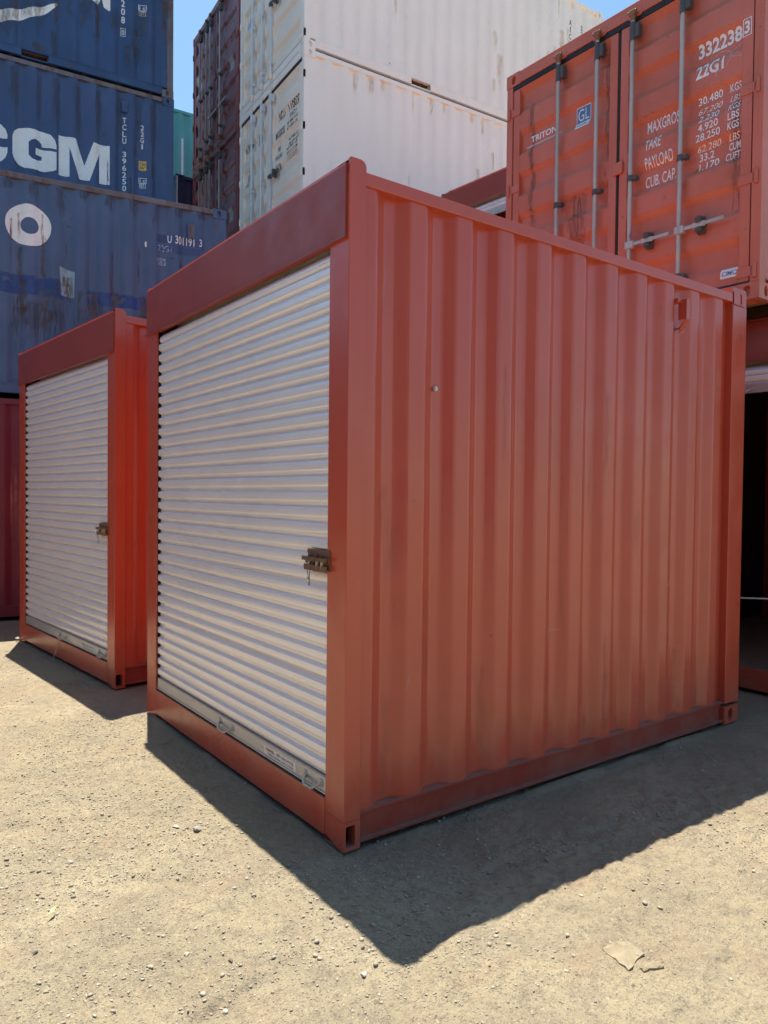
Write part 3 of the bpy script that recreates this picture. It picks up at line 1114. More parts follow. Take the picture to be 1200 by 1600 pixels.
    S = dr.build('roller_shutter', MAT['tan_lip'], T)
    bot = 0.195 if not opened else 2.33
    b_ = MB()
    b_.box(0.008, 0.028, 0.1495, 2.283, bot, bot + 0.070, 0.003)
    b_.box(0.003, 0.028, 0.1495, 2.283, bot - 0.001, bot + 0.007, 0.002)
    b_.build('bottom_bar', MAT['silver'], S)
    bz = bot + 0.070
    ns = 32 if not opened else 1
    for i in range(ns):
        place('slat', slat_mesh(i % 6 == 0), S, (0, 0, bz + i * PITCH))
    # curved lip under the header: the sheet turns back onto the drum
    lp = MB()
    zt = bz + ns * PITCH
    cv = [(0.027, zt), (0.016, zt + 0.012), (0.0135, zt + 0.022), (0.017, zt + 0.036), (0.028, zt + 0.052), (0.048, zt + 0.066), (0.085, zt + 0.085)]
    vs = [(a, 0.1495, b_) for a, b_ in cv] + [(a, 2.283, b_) for a, b_ in cv]
    vs += [(a + 0.003, y, z) for a, y, z in vs]
    q = len(cv)
    lp.add(vs, [(i, i + 1, q + i + 1, q + i) for i in range(q - 1)] + [(2 * q + i, 3 * q + i, 3 * q + i + 1, 2 * q + i + 1) for i in range(q - 1)], True)
    lp.build('curtain_bend', MAT['shutter'], S)
    for yc, wd in ((1.195, 0.165), (0.265, 0.135)):
        k = MB()
        handle_geo(k, yc, wd, bot + 0.034, 0.008)
        k.build('handle', MAT['galv'], S)
    F = Face('door', [(0, 0), (3, 0)], 0.008, S)
    F.put('label_sticker', rect_geo(-0.74, -0.42, bot + 0.012, bot + 0.058), MAT['sticker_white'], 0.001)
    F.text('label_print', 'WARNING', -0.72, -0.63, bot + 0.033, bot + 0.050, MAT['sticker_red'], 0.01)
    F.text('label_print', 'KEEP CLEAR OF DOOR', -0.61, -0.44, bot + 0.034, bot + 0.050, MAT['let_black'], 0.0)
    F.text('label_print', 'WHEN OPENING AND CLOSING', -0.70, -0.44, bot + 0.016, bot + 0.028, MAT['let_black'], 0.0)
    if not opened:
        k = MB()
        x0 = 0.014
        k.box(x0 - 0.020, x0 - 0.004, 0.12, 0.310, 1.243, 1.262, 0.003)
        k.box(x0 - 0.040, x0 - 0.004, 0.12, 0.322, 1.222, 1.228, 0.002)
        k.box(x0 - 0.042, x0 - 0.036, 0.12, 0.322, 1.212, 1.230, 0.002)
        k.box(x0 - 0.022, x0 - 0.004, 0.12, 0.300, 1.180, 1.246, 0.002)
        k.box(x0 - 0.036, x0 - 0.004, 0.12, 0.310, 1.172, 1.180, 0.002)
        k.box(x0 - 0.038, x0 - 0.032, 0.12, 0.310, 1.170, 1.196, 0.002)
        yy = 0.26
        for y_ in (0.165, 0.205, 0.275):
            MB().cyl((x0 - 0.030, y_, 1.180), (x0 - 0.030, y_, 1.222), 0.0085, 10).build('latch_pin', MAT['tan_lip'], S)
        k.cyl((x0 - 0.025, yy - 0.04, 1.228), (x0 - 0.025, yy - 0.04, 1.240), 0.012, 8)
        k.cyl((x0 - 0.025, yy - 0.08, 1.228), (x0 - 0.025, yy - 0.08, 1.237), 0.008, 8)
        k.cyl((x0 - 0.020, 0.13, 1.204), (x0 - 0.020, 0.316, 1.204), 0.007, 10)
        k.build('slide_latch', MAT['rust_iron'], S)
        for (a, b_) in (((0.228, 1.232), (0.252, 1.130)), ((0.190, 1.228), (0.245, 1.105))):
            k = MB()
            k.tube([(x0 - 0.050, a[0], a[1]), (x0 - 0.064, a[0] + 0.004, a[1] - 0.02), (x0 - 0.058, (a[0] + b_[0]) / 2 + 0.005, (a[1] + b_[1]) / 2), (x0 - 0.046, b_[0], b_[1])], 0.0016, 6)
            k.cyl((x0 - 0.048, b_[0], b_[1] + 0.012), (x0 - 0.046, b_[0] + 0.002, b_[1]), 0.003, 6)
            k.build('cable_tie', MAT['dark_iron'], S)
    T_side = Face('side', UPROF, 0.012, T, 0.0018, 0.150, 2.800, 14, 3)
    return T, T_side, S


# ================================================================== SCENE: ground
def vnoise(x, y, seed):
    rs = np.random.RandomState(seed)
    tab = rs.rand(256, 256)
    xi = np.floor(x).astype(int)
    yi = np.floor(y).astype(int)
    fx = x - xi
    fy = y - yi
    fx = fx * fx * (3 - 2 * fx)
    fy = fy * fy * (3 - 2 * fy)
    a = tab[xi & 255, yi & 255]
    b = tab[(xi + 1) & 255, yi & 255]
    c_ = tab[xi & 255, (yi + 1) & 255]
    d = tab[(xi + 1) & 255, (yi + 1) & 255]
    return (a * (1 - fx) + b * fx) * (1 - fy) + (c_ * (1 - fx) + d * fx) * fy - 0.5


RIDGES = [[(-1.116, 1.14), (-0.735, 0.994), (-0.252, 0.786), (0.293, 0.545)], [(-0.777, 0.379), (-0.499, 0.207), (-0.249, -0.025)], [(-0.863, -0.504), (-0.758, -0.493), (-0.559, -0.446), (-0.235, -0.412)], [(-0.062, -0.409), (0.201, -0.432), (0.748, -0.364)], [(-1.027, 1.719), (-0.583, 1.691), (-0.017, 1.617)], [(-1.075, 0.782), (-0.91, 0.734), (-0.856, 0.363)]]


def ridge(x, y, ln, wd):
    best = np.full(np.shape(x), 1e9)
    for (ax, ay), (bx, by) in zip(ln, ln[1:]):
        dx, dy = bx - ax, by - ay
        t = np.clip(((x - ax) * dx + (y - ay) * dy) / (dx * dx + dy * dy), 0, 1)
        best = np.minimum(best, np.hypot(x - ax - t * dx, y - ay - t * dy))
    wob = 0.02 * vnoise(x * 9, y * 9, 41)
    return np.exp(-((best + wob) / wd) ** 2)


def ground_h(x, y):
    x = np.asarray(x, float)
    y = np.asarray(y, float)
    # slight warp so that tracks wander
    wx = x + 0.25 * vnoise(x * 0.9, y * 0.9, 21)
    wy = y + 0.25 * vnoise(x * 0.9 + 9, y * 0.9, 22)
    h = 0.014 * vnoise(wx * 0.8, wy * 0.8, 1) + 0.006 * vnoise(wx * 2.3, wy * 2.3, 2) + 0.007 * vnoise(wx * 6, wy * 6, 3)
    h += 0.011 * vnoise(wx * 15, wy * 15, 4) + 0.010 * vnoise(x * 34, y * 34, 5) * (0.4 + 1.6 * np.clip(vnoise(x * 1.7, y * 1.7, 8) + 0.5, 0, 1))
    # tyre ruts running roughly across the picture
    t = wy * 0.8 - wx * 0.55
    for c_, a in ((-0.55, 0.012), (-0.18, 0.009), (0.35, 0.010), (1.0, 0.009), (1.9, 0.010)):
        d = (t - c_) / 0.05
        h += a * np.exp(-d * d) * (0.6 + 1.2 * vnoise(x * 2, y * 2, 6)) - 0.6 * a * np.exp(-((t - c_ - 0.1) / 0.08) ** 2)
    # crumbled ridges left by wheels
    for ln in RIDGES:
        h += 0.008 * ridge(x, y, ln, 0.018) * (0.5 + 1.2 * np.clip(vnoise(x * 22, y * 22, 9) + 0.4, 0, 1)) - 0.006 * ridge(x, y + 0.05, ln, 0.04)
    # flatter beneath the units
    f = np.ones_like(h)
    for (x0, x1, y0, y1) in ((-0.05, 3.3, -0.1, 2.55), (-0.4, 3.2, 3.0, 5.7), (3.9, 7.3, -0.3, 2.6)):
        dx = np.maximum(np.maximum(x0 - x, x - x1), 0)
        dy = np.maximum(np.maximum(y0 - y, y - y1), 0)
        f *= np.clip(np.hypot(dx, dy) / 0.45, 0.12, 1)
    far = np.clip((14 - np.hypot(x - 1, y - 1)) / 6, 0, 1)
    berm = 0.020 * np.exp(-((y + 0.005) / 0.035) ** 2) * ((x > 0.1) & (x < 3.05)) * np.clip(vnoise(x * 5, y * 5, 17) * 2 + 0.15, 0, 1)
    berm = berm + 0.020 * np.exp(-((x + 0.012) / 0.035) ** 2) * ((y > 0.12) & (y < 2.4)) * np.clip(vnoise(x * 5, y * 5, 18) * 2 + 0.15, 0, 1)
    return (h - 0.004) * f * far - 0.012 + berm


xs = np.concatenate([np.array([-400, -150, -60, -25, -14, -9, -6.5, -4.6]), np.arange(-3.2, -2.0, 0.06), np.arange(-2.0, 3.9, 0.0165),
                     np.arange(3.9, 8.0, 0.12), np.array([9, 12, 18, 30, 60, 150, 400])])
ys = np.concatenate([np.array([-400, -150, -60, -25, -14, -9, -6, -4.2]), np.arange(-3.2, -2.2, 0.06), np.arange(-2.2, 3.2, 0.0165),
                     np.arange(3.2, 7.5, 0.045), np.arange(7.5, 12, 0.25), np.array([13, 15, 20, 30, 60, 150, 400])])
X, Y = np.meshgrid(xs, ys)
Z = ground_h(X, Y)
V = np.stack([X.ravel(), Y.ravel(), Z.ravel()], -1)
nx, ny = len(xs), len(ys)
ii = (np.arange(ny - 1)[:, None] * nx + np.arange(nx - 1)[None, :]).ravel()
Fq = np.stack([ii, ii + 1, ii + nx + 1, ii + nx], -1)
me = bpy.data.meshes.new('ground')
me.vertices.add(len(V))
me.vertices.foreach_set('co', V.ravel())
me.loops.add(Fq.size)
me.loops.foreach_set('vertex_index', Fq.ravel())
me.polygons.add(len(Fq))
me.polygons.foreach_set('loop_start', np.arange(len(Fq)) * 4)
me.polygons.foreach_set('loop_total', np.full(len(Fq), 4))
me.polygons.foreach_set('use_smooth', np.ones(len(Fq), bool))
me.update()
me.validate()
me.materials.append(MAT['dirt'])
gr = place('ground', me)
gr['kind'] = 'structure'
gr['label'] = 'dry sandy dirt yard strewn with grit and small stones'


# ------------------------------------------------------------------ the four storage units
U1, U1side, U1s = storage_unit('large near red storage unit with white roll-up door, its corrugated side towards the viewer', (0, 0, 0), 0.0)
# second unit: a copy of the first
U2 = copy_tree(U1)
U2['label'] = 'red storage unit at the left, a wire loop on its roll-up door handle'
U2.location = (-0.0233, 3.1456, 0.0)
U2.rotation_euler = (0, 0, 0.0915)
# what only the near unit has
rr0 = random.Random(9)
MAT['faint_run'] = streak_mat('faint_run', (0.30, 0.10, 0.06), (0.46, 0.22, 0.14), thr=0.50, amax=0.22)
k = MB()
k.box(2.425, 2.462, -0.034, -0.030, 2.590, 2.712, 0.001)
k.box(2.385, 2.428, -0.003, 0.046, 2.690, 2.716, 0.004)
k.prism([(-0.034, 2.592), (-0.030, 2.592), (0.012, 2.545), (0.046, 2.545), (0.046, 2.540), (0.008, 2.538)], 0, 2.425, 2.462)
k.box(2.425, 2.462, 0.006, 0.012, 2.512, 2.548, 0.001)
k.box(2.425, 2.430, -0.033, 0.020, 2.592, 2.712)
k.cyl((2.443, 0.0055, 2.530), (2.443, -0.001, 2.530), 0.006, 8)
k.build('bracket', MAT['unit_red'], U1)
k = MB()
k.cyl((0.508, 0.050, 1.995), (0.508, 0.036, 1.995), 0.011, 10)
k.cyl((0.508, 0.038, 1.995), (0.508, 0.032, 1.995), 0.006, 8)
k.build('bolt', MAT['galv'], U1)
U1side.put('scratch', strip_geo([(0.245, 2.33), (0.205, 2.37), (0.222, 2.46), (0.215, 2.56)], [0.001, 0.003, 0.002, 0.001]), MAT['let_faint'], 0.0012)
for (a, b_, ln_, an_) in ((0.72, 1.42, 0.10, 1.2), (1.25, 0.78, 0.16, 0.2), (1.88, 1.55, 0.09, 1.45), (2.30, 0.95, 0.14, 0.35), (0.33, 0.62, 0.12, 1.3), (2.72, 1.9, 0.10, 1.1), (1.50, 2.2, 0.12, 0.1)):
    pts_ = [(a + ln_ * t_ * math.cos(an_), b_ + ln_ * t_ * math.sin(an_) + 0.01 * math.sin(t_ * 5)) for t_ in (0, .25, .5, .75, 1)]
    U1side.put('scratch', strip_geo(pts_, [0.0008, 0.002, 0.0026, 0.0018, 0.0006]), MAT['let_faint'], 0.0014)
U1side.run('dirt_streaks', [(rr0.uniform(0.2, 2.8), rr0.uniform(0.5, 2.6), rr0.uniform(0.03, 0.12), rr0.uniform(0.3, 0.9)) for _ in range(14)], MAT['faint_run'], 0.0016)
FP = Face('side', [(0, 0), (9, 0)], 0.0, U1)
FP.put('scrawl', strip_geo([(3.11, 2.585), (3.125, 2.60), (3.135, 2.585), (3.125, 2.56), (3.15, 2.545)], 0.004), MAT['dark_iron'], 0.0012)
# what only the second unit has
S2 = [c_ for c_ in U2.children if c_.name.startswith('roller_shutter')][0]
k = MB()
k.tube([(-0.022, 1.17, 0.215), (-0.04, 1.19, 0.13), (-0.055, 1.23, 0.03), (-0.05, 1.30, -0.004), (-0.03, 1.30, 0.05), (-0.01, 1.24, 0.14), (-0.022, 1.21, 0.215)], 0.0022, 6)
k.build('wire_loop', MAT['galv'], S2)
k = MB()
k.tube([(-0.002, WU - 0.01, 0.010), (-0.03, WU - 0.02, 0.012), (-0.045, WU - 0.035, 0.022), (-0.03, WU - 0.05, 0.03), (-0.01, WU - 0.045, 0.022)], 0.006, 8)
k.build('tie_hook', MAT['white_trim'], U2)

U3, U3side, U3s = storage_unit('open dark storage unit at the right edge, under the rust-red container', (4.02, -0.75, 0), 0.02, opened=True)
k = MB()
k.cyl((0.02, 1.37, 0.705), (0.06, 0.98, 0.735), 0.006, 8)  # thin white rod set across the dark opening
k.build('white_rod', MAT['white_trim'], U3)
U5, _, _ = storage_unit('upper red storage unit glimpsed behind the near unit, left of the rust-red container', (5.38, 3.0, 2.905), 0.075, opened=True)
U6, _, _ = storage_unit('red storage unit hidden behind the near unit, carrying the upper one', (5.38, 3.0, 0.0), 0.075)

# ------------------------------------------------------------------ rust-red container over the open unit
TR, TRs, TRd = iso_container('rust-red shipping container with white weight table on its doors, raised at upper right', (3.5237, 0.0815, 2.930), 0.0234,
                             'triton_red', dent=0.003, seed=5)
wm = MAT['let_white']
def dt(t, ya, yb, z0, z1, bold=0.03, shear=0.0, m=wm, name='stencil', F=TRd):
    return F.text(name, t, -ya, -yb, z0, z1, m, bold, shear)
dt('332238', .513, .182, 1.895, 2.000)
TRf = Face('door', [(0, 0), (3, 0)], 0.012, TR)
dt('3', .150, .112, 1.900, 1.990, F=TRf)
TRf.put('stencil_box', frame_geo(-.162, -.098, 1.882, 2.008, 0.006), wm, 0.002)
dt('22G1', .515, .300, 1.730, 1.835)
dt('MAXGROSS', .937, .632, 1.500, 1.590, 0.01)
dt('TARE', .940, .800, 1.357, 1.445, 0.01)
dt('PAYLOAD', .937, .695, 1.212, 1.300, 0.01)
dt('CUB. CAP.', .945, .680, 1.066, 1.156, 0.01)
rows = [('30.480', 'KGS', 0), ('67.200', 'LBS', 1), ('2.230', 'KGS', 0), ('4.920', 'LBS', 0), ('28.250', 'KGS', 0), ('62.280', 'LBS', 1), ('33.2', 'CUM', 0), ('1.170', 'CUFT', 0)]
for i, (a, b_, it) in enumerate(rows):
    z = 1.545 - i * 0.0707
    h = 0.042 if it else 0.056
    wd = {6: 0.188, 5: 0.155, 4: 0.115}[len(a)]
    y0 = 0.505 if len(a) == 6 else 0.490
    dt(a, y0, y0 - wd, z, z + h, 0.0 if it else 0.012, 0.35 if it else 0)
    dt(b_, .262 if len(b_) == 3 else .285, .178, z + 0.002, z + h + 0.002, 0.0 if it else 0.012, 0.35 if it else 0)
# chalk scribble
cp = [(-0.335 + 0.085 * math.cos(t) * (1 + 0.1 * t / 6), 1.80 + 0.075 * math.sin(t)) for t in np.linspace(-2.4, 3.4, 26)]
TRd.put('chalk_mark', strip_geo(cp, 0.004), MAT['chalk'], 0.002)
TRd.put('chalk_mark', strip_geo([(-.262, 1.825), (-.24, 1.79), (-.20, 1.775), (-.15, 1.765)], 0.004), MAT['chalk'], 0.002)
TRd.put('chalk_mark', strip_geo([(-.262, 1.81), (-.22, 1.855), (-.16, 1.885)], 0.004), MAT['chalk'], 0.002)
TRd.put('chalk_mark', strip_geo([(-.36, 1.80), (-.355, 1.69)], 0.005), MAT['chalk'], 0.0022)
# maker's marks on the left leaf
dt('TRITON', 2.161, 1.861, 1.883, 1.940, 0.03)
dt('www.tritoncontainer.com', 2.214, 1.800, 1.838, 1.868, 0.004)
TRd.put('class_plate', rect_geo(-1.640, -1.490, 1.795, 1.985), MAT['sticker_white'], 0.002)
TRd.put('class_plate', rect_geo(-1.634, -1.496, 1.848, 1.979), MAT['sticker_blue'], 0.003)
TRd.text('class_mark', 'GL', -1.622, -1.508, 1.862, 1.965, MAT['sticker_white'], 0.0, lift=0.004)
TRd.text('class_mark', 'Certified', -1.622, -1.508, 1.812, 1.836, MAT['sticker_blue'], 0.0, lift=0.003)
TRd.put('maker_plate', rect_geo(-.292, -.166, 0.188, 0.258), MAT['sticker_white'], 0.002)
TRd.text('maker_mark', 'CIMC', -.282, -.176, 0.205, 0.240, MAT['sticker_blue'], 0.02, lift=0.003)
TRd.run('dirt_run', [(-2.13, 2.40, 0.10, 2.1), (-1.30, 2.42, 0.10, 1.6), (-0.20, 1.6, 0.12, 1.3), (-1.6, 1.3, 0.3, 1.0)], MAT['grime_run'])

# ------------------------------------------------------------------ blue stack at the left
GTH = -0.1635
gx, gy = 2.38, 6.50
LR, LRs, _ = iso_container('dark crimson container on the ground at the left edge, under the faded blue one', from_right_corner(gx - 0.02, gy + 0.0, GTH, 0.0), GTH,
                           'low_red', door_detail=False, rods=(), dent=0.002, seed=8)
GE, GEs, _ = iso_container('faded blue rust-streaked container with white ring letter, number 301191 3', from_right_corner(gx, gy, GTH, 2.615), GTH,
                           'gesu_blue', rail='worn_rail', post='gesu_blue', door_detail=False, rods=(), dent=0.004, seed=11)
E_ = L_ISO
LRs.run('paint_scrape', [(E_ - 2.50 + i * 0.045, 1.98 - 0.13 * abs(i - 1), 0.04, 1.0 + 0.1 * (i % 3)) for i in range(4)], MAT['pink_scrape'])
GEs.put('ring_letter', ring_geo(E_ - 2.337, 2.003, 0.243, 0.097, 48, (0.012, -0.008)), MAT['let_white_worn'], 0.002)
GEs.put('number_patch', rect_geo(E_ - 0.885, E_ - 0.30, 2.055, 2.16), MAT['patch_dark'], 0.0013)
GEs.put('number_patch', rect_geo(E_ - 0.875, E_ - 0.34, 1.94, 2.035), MAT['patch_dark'], 0.0013)
GEs.text('serial_number', 'GES', E_ - 0.872, E_ - 0.765, 2.065, 2.140, MAT['let_navy'], 0.015)
GEs.text('serial_number', 'U', E_ - 0.748, E_ - 0.700, 2.060, 2.155, wm, 0.015)
GEs.text('serial_number', '301191', E_ - 0.655, E_ - 0.415, 2.060, 2.165, wm, 0.015)
GEs.text('serial_number', '3', E_ - 0.352, E_ - 0.312, 2.070, 2.165, wm, 0.015)
GEs.text('size_code', '22G1', E_ - 0.868, E_ - 0.70, 1.945, 2.025, MAT['let_ghost'], 0.01)
GEs.put('logo_box', frame_geo(E_ - 0.878, E_ - 0.772, 1.770, 1.855, 0.008), MAT['let_ghost'], 0.002)
GEs.text('logo_print', 'UIC', E_ - 0.868, E_ - 0.785, 1.785, 1.84, MAT['let_ghost'], 0.01)
GEs.put('paint_mark', rect_geo(E_ - 1.025, E_ - 1.005, 1.965, 2.03), wm, 0.002)
k = MB(); k.box(E_ - 0.50, E_ - 0.405, -0.004, 0.03, 2.155, 2.345, 0.006)
GEv = k.build('vent_cover', MAT['gesu_blue'], GE)
MB().box(E_ - 0.485, E_ - 0.42, -0.007, -0.003, 2.175, 2.325, 0.001).build('vent_slot', MAT['grime_run'] if False else MAT['worn_rail'], GEv)
GEs.put('paint_band', rect_geo(0.6, E_ - 1.95, 1.19, 1.42), MAT['patch_blue'], 0.0012)
GEs.put('paint_band', rect_geo(E_ - 1.70, E_ - 0.75, 1.17, 1.33), MAT['patch_blue'], 0.0012)
GEs.put('paint_patch', ([(E_ - 2.005, 1.575), (E_ - 1.835, 1.525), (E_ - 1.84, 1.215), (E_ - 1.985, 1.235)], [(0, 1, 2, 3)]), MAT['patch_pale'], 0.0018)
GEs.put('paint_patch', rect_geo(E_ - 2.47, E_ - 2.20, 2.15, 2.16), MAT['gesu_blue'], 0.0) if False else None
rr_ = random.Random(4)
runs = []
for u, top, wd, ln in ((-2.52, 2.12, 0.05, 0.75), (-2.43, 1.80, 0.10, 0.75), (-2.44, 2.17, 0.05, 0.5), (-2.18, 1.98, 0.10, 1.0), (-2.19, 2.2, 0.05, 0.5), (-1.92, 1.50, 0.18, 0.45), (-1.93, 1.9, 0.03, 0.6),
                        (-1.62, 1.36, 0.24, 0.5), (-1.42, 1.95, 0.07, 1.3), (-1.36, 1.42, 0.2, 0.7), (-1.04, 1.4, 0.16, 0.6), (-1.10, 2.0, 0.04, 0.8),
                        (-2.40, 1.45, 0.18, 0.9), (-2.16, 1.32, 0.22, 0.9), (-3.1, 2.0, 0.1, 1.2), (-3.6, 1.5, 0.2, 1.0), (-0.58, 1.93, 0.05, 0.6)):
    runs.append((E_ + u, top, wd, ln))
GEs.run('rust_streaks', runs, MAT['rust_run'], 0.0026)
GEs.run('dirt_streaks', [(E_ - rr_.uniform(0.3, 4.5), rr_.uniform(1.0, 1.5), rr_.uniform(0.1, 0.4), rr_.uniform(0.5, 1.2)) for _ in range(24)]
        + [(E_ - 0.33 - 0.278 * i, 2.53, 0.2, rr_.uniform(0.15, 0.5)) for i in range(14)], MAT['grime_run'], 0.0022)

CTH = -0.115
cx_, cy_ = 2.61, 9.04
CG, CGs, _ = iso_container('blue container with big white letters CGM, number 396250, in the left stack', from_right_corner(cx_, cy_, CTH, 5.198), CTH,
                           'cgm_blue', rail='worn_rail', door_detail=False, rods=(), dent=0.004, seed=21)
for i, z in enumerate((0.0, 2.599)):
    iso_container('blue container at the foot of the left rear stack' if i == 0 else 'blue container second from the ground in the left rear stack',
                  from_right_corner(cx_, cy_, CTH, z), CTH, 'cgm_blue', door_detail=False, rods=())
TP, TPs, _ = iso_container('dark blue container with white swoosh, topmost in the left stack', from_right_corner(cx_ - 0.01, cy_, CTH, 7.797), CTH,
                           'top_blue', rail='top_blue', post='worn_rail', door_detail=False, rods=(), dent=0.006, pockets=True, seed=30)


def blocky(outer, inner=None):
    return outer, [tuple(range(len(outer)))]


def arc(cx, cy, rx, ry, a0, a1, n, pw=0.62):
    out = []
    for i in range(n + 1):
        a = R(a0 + (a1 - a0) * i / n)
        c_, s_ = math.cos(a), math.sin(a)
        out.append((cx + rx * math.copysign(abs(c_) ** pw, c_), cy + ry * math.copysign(abs(s_) ** pw, s_)))
    return out


def glyph_C(u0, u1, v0, v1, G=False):
    left = [(.60, .74), (.52, .765), (.44, .74), (.36, .66), (.36, .34), (.44, .26), (.56, .24), (.66, .28)]
    outer = [(.72, 0), (.28, 0), (.13, .05), (.04, .15), (0, .28), (0, .72), (.04, .85), (.13, .95), (.28, 1), (.72, 1), (.87, .95), (.96, .85), (1, .72), (1, .615)]
    if G:
        q = outer + [(.66, .615), (.66, .68)] + left + [(.66, .375), (.52, .375), (.52, .545), (1, .545), (1, .10), (.90, .04)]
    else:
        q = outer + [(.66, .615), (.66, .68)] + left + [(.66, .40), (1, .40), (1, .28), (.96, .15), (.87, .05)]
    return [(u0 + a * (u1 - u0), v0 + b * (v1 - v0)) for a, b in q], [tuple(range(len(q)))]


def glyph_M(u0, u1, v0, v1):
    w_ = u1 - u0
    s_ = w_ * 0.205
    return merge(([(u0, v0), (u0 + s_, v0), (u0 + s_, v1 - 0.12), (u0 + s_, v1), (u0, v1)], [(0, 1, 2, 3, 4)]),
                 ([(u1 - s_, v0), (u1, v0), (u1, v1), (u1 - s_, v1)], [(0, 1, 2, 3)]),
                 ([(u0 + s_, v1), (u0 + s_, v1 - 0.15), (u0 + w_ * 0.40, v0), (u0 + w_ * 0.5, v0), (u0 + w_ * 0.5, v0 + 0.22), (u0 + s_ + 0.085, v1)], [(0, 1, 2, 3, 4, 5)]),
                 ([(u1 - s_, v1), (u1 - s_ - 0.085, v1), (u0 + w_ * 0.5, v0 + 0.22), (u0 + w_ * 0.5, v0), (u0 + w_ * 0.60, v0), (u1 - s_, v1 - 0.15)], [(0, 1, 2, 3, 4, 5)]))


lw = MAT['let_white_worn']
CGs.put('big_letter', glyph_C(E_ - 2.98, E_ - 2.375, 1.035, 1.615), lw, 0.002)
CGs.put('big_letter', glyph_C(E_ - 2.31, E_ - 1.725, 1.035, 1.615, True), lw, 0.002)
CGs.put('big_letter', glyph_M(E_ - 1.694, E_ - 0.975, 1.035, 1.625), lw, 0.002)
for i, ch in enumerate(('A', 'M', 'C')):
    CGs.text('big_letter', ch, E_ - 4.0 - i * 0.66, E_ - 3.42 - i * 0.66, 1.035, 1.615, lw, 0.04)
CGs.vtext('serial_number', 'TCLU 396250', E_ - 0.755, 2.125, 0.98, 0.055, wm, 0.012)
CGs.vtext('size_code', '22G1', E_ - 0.485, 2.08, 1.69, 0.05, wm, 0.012)
CGs.put('height_sticker', rect_geo(E_ - 0.535, E_ - 0.425, 1.375, 1.520), MAT['sticker_yellow'], 0.002)
CGs.text('height_print', '2.6m', E_ - 0.525, E_ - 0.435, 1.455, 1.505, MAT['let_black'], 0.01, lift=0.003)
CGs.text('height_print', '8\'6"', E_ - 0.520, E_ - 0.440, 1.390, 1.440, MAT['let_black'], 0.01, lift=0.003)


def uic(F, u0, u1, v0, v1):
    vm = (v0 + v1) / 2
    F.put('logo_box', frame_geo(u0, u1, vm - 0.004, v1, 0.007), wm, 0.002)
    F.text('logo_print', 'i c', u0 + 0.018, u1 - 0.015, vm + 0.014, v1 - 0.016, wm, 0.01)
    F.put('logo_box', frame_geo(u0 + 0.012, u1 - 0.012, v0, vm - 0.005, 0.006), wm, 0.002)
    F.text('logo_print', '87', u0 + 0.028, u1 - 0.028, v0 + 0.014, vm - 0.018, wm, 0.01)


uic(CGs, E_ - 0.537, E_ - 0.423, 1.10, 1.26)
k = MB(); k.box(E_ - 0.80, E_ - 0.71, -0.002, 0.03, 2.20, 2.36, 0.006)
k.build('vent_cover', MAT['cgm_blue'], CG)
CGs.run('rust_streaks', [(E_ - rr_.uniform(0.2, 3.5), rr_.uniform(1.2, 2.5), rr_.uniform(0.03, 0.09), rr_.uniform(0.3, 0.9)) for _ in range(9)], MAT['rust_run'], 0.0028)
CGs.run('dirt_streaks', [(E_ - 0.30 - 0.278 * i + rr_.uniform(-0.05, 0.05), 2.52, rr_.uniform(0.1, 0.22), rr_.uniform(0.3, 1.3)) for i in range(14)], MAT['grime_run'], 0.0024)

# topmost blue: end of a white swoosh and letter feet
sw = [(-3.3, 0.62), (-3.0, 0.54), (-2.75, 0.50), (-2.47, 0.525), (-2.25, 0.60), (-2.05, 0.70), (-1.85, 0.81), (-1.70, 0.93)]
TPs.put('swoosh', strip_geo([(E_ + a, b_) for a, b_ in sw], [0.22, 0.20, 0.19, 0.17, 0.15, 0.13, 0.10, 0.03]), lw, 0.002)
TPs.put('big_letter', ([(E_ - 1.45, 1.55), (E_ - 1.38, 1.30), (E_ - 1.27, 1.17), (E_ - 1.14, 1.12), (E_ - 1.10, 1.20), (E_ - 1.2, 1.3), (E_ - 1.25, 1.55)], [(0, 1, 2, 3, 4, 5, 6)]), lw, 0.002)
TPs.put('big_letter', ([(E_ - 1.105, 1.9), (E_ - 1.09, 1.3), (E_ - 1.05, 1.12), (E_ - 0.985, 1.07), (E_ - 0.96, 1.07), (E_ - 0.96, 1.9)], [(0, 1, 2, 3, 4, 5)]), lw, 0.002)
TPs.vtext('serial_number', '332208', E_ - 0.768, 1.70, 0.945, 0.055, wm, 0.012)
TPs.text('serial_number', '0', E_ - 0.787, E_ - 0.749, 0.79, 0.87, wm, 0.01)
TPs.put('serial_box', frame_geo(E_ - 0.803, E_ - 0.733, 0.768, 0.892, 0.006), wm, 0.002)
uic(TPs, E_ - 0.54, E_ - 0.42, 1.165, 1.335)
TPs.run('rust_streaks', [(E_ + u, t_, wd, ln) for u, t_, wd, ln in ((-2.25, 0.95, 0.16, 0.8), (-1.72, 1.0, 0.12, 0.6), (-1.15, 1.6, 0.12, 1.4), (-0.15, 1.9, 0.16, 1.6),
                                                             (-2.6, 0.4, 0.3, 0.3), (-1.95, 0.3, 0.3, 0.25), (-1.35, 0.9, 0.1, 0.3), (-0.6, 0.75, 0.1, 0.3))], MAT['rust_run'], 0.0028)
TPs.run('dirt_streaks', [(E_ - rr_.uniform(0.1, 3.5), rr_.uniform(0.5, 1.8), rr_.uniform(0.1, 0.3), rr_.uniform(0.4, 1.2)) for _ in range(16)], MAT['grime_run'], 0.0024)

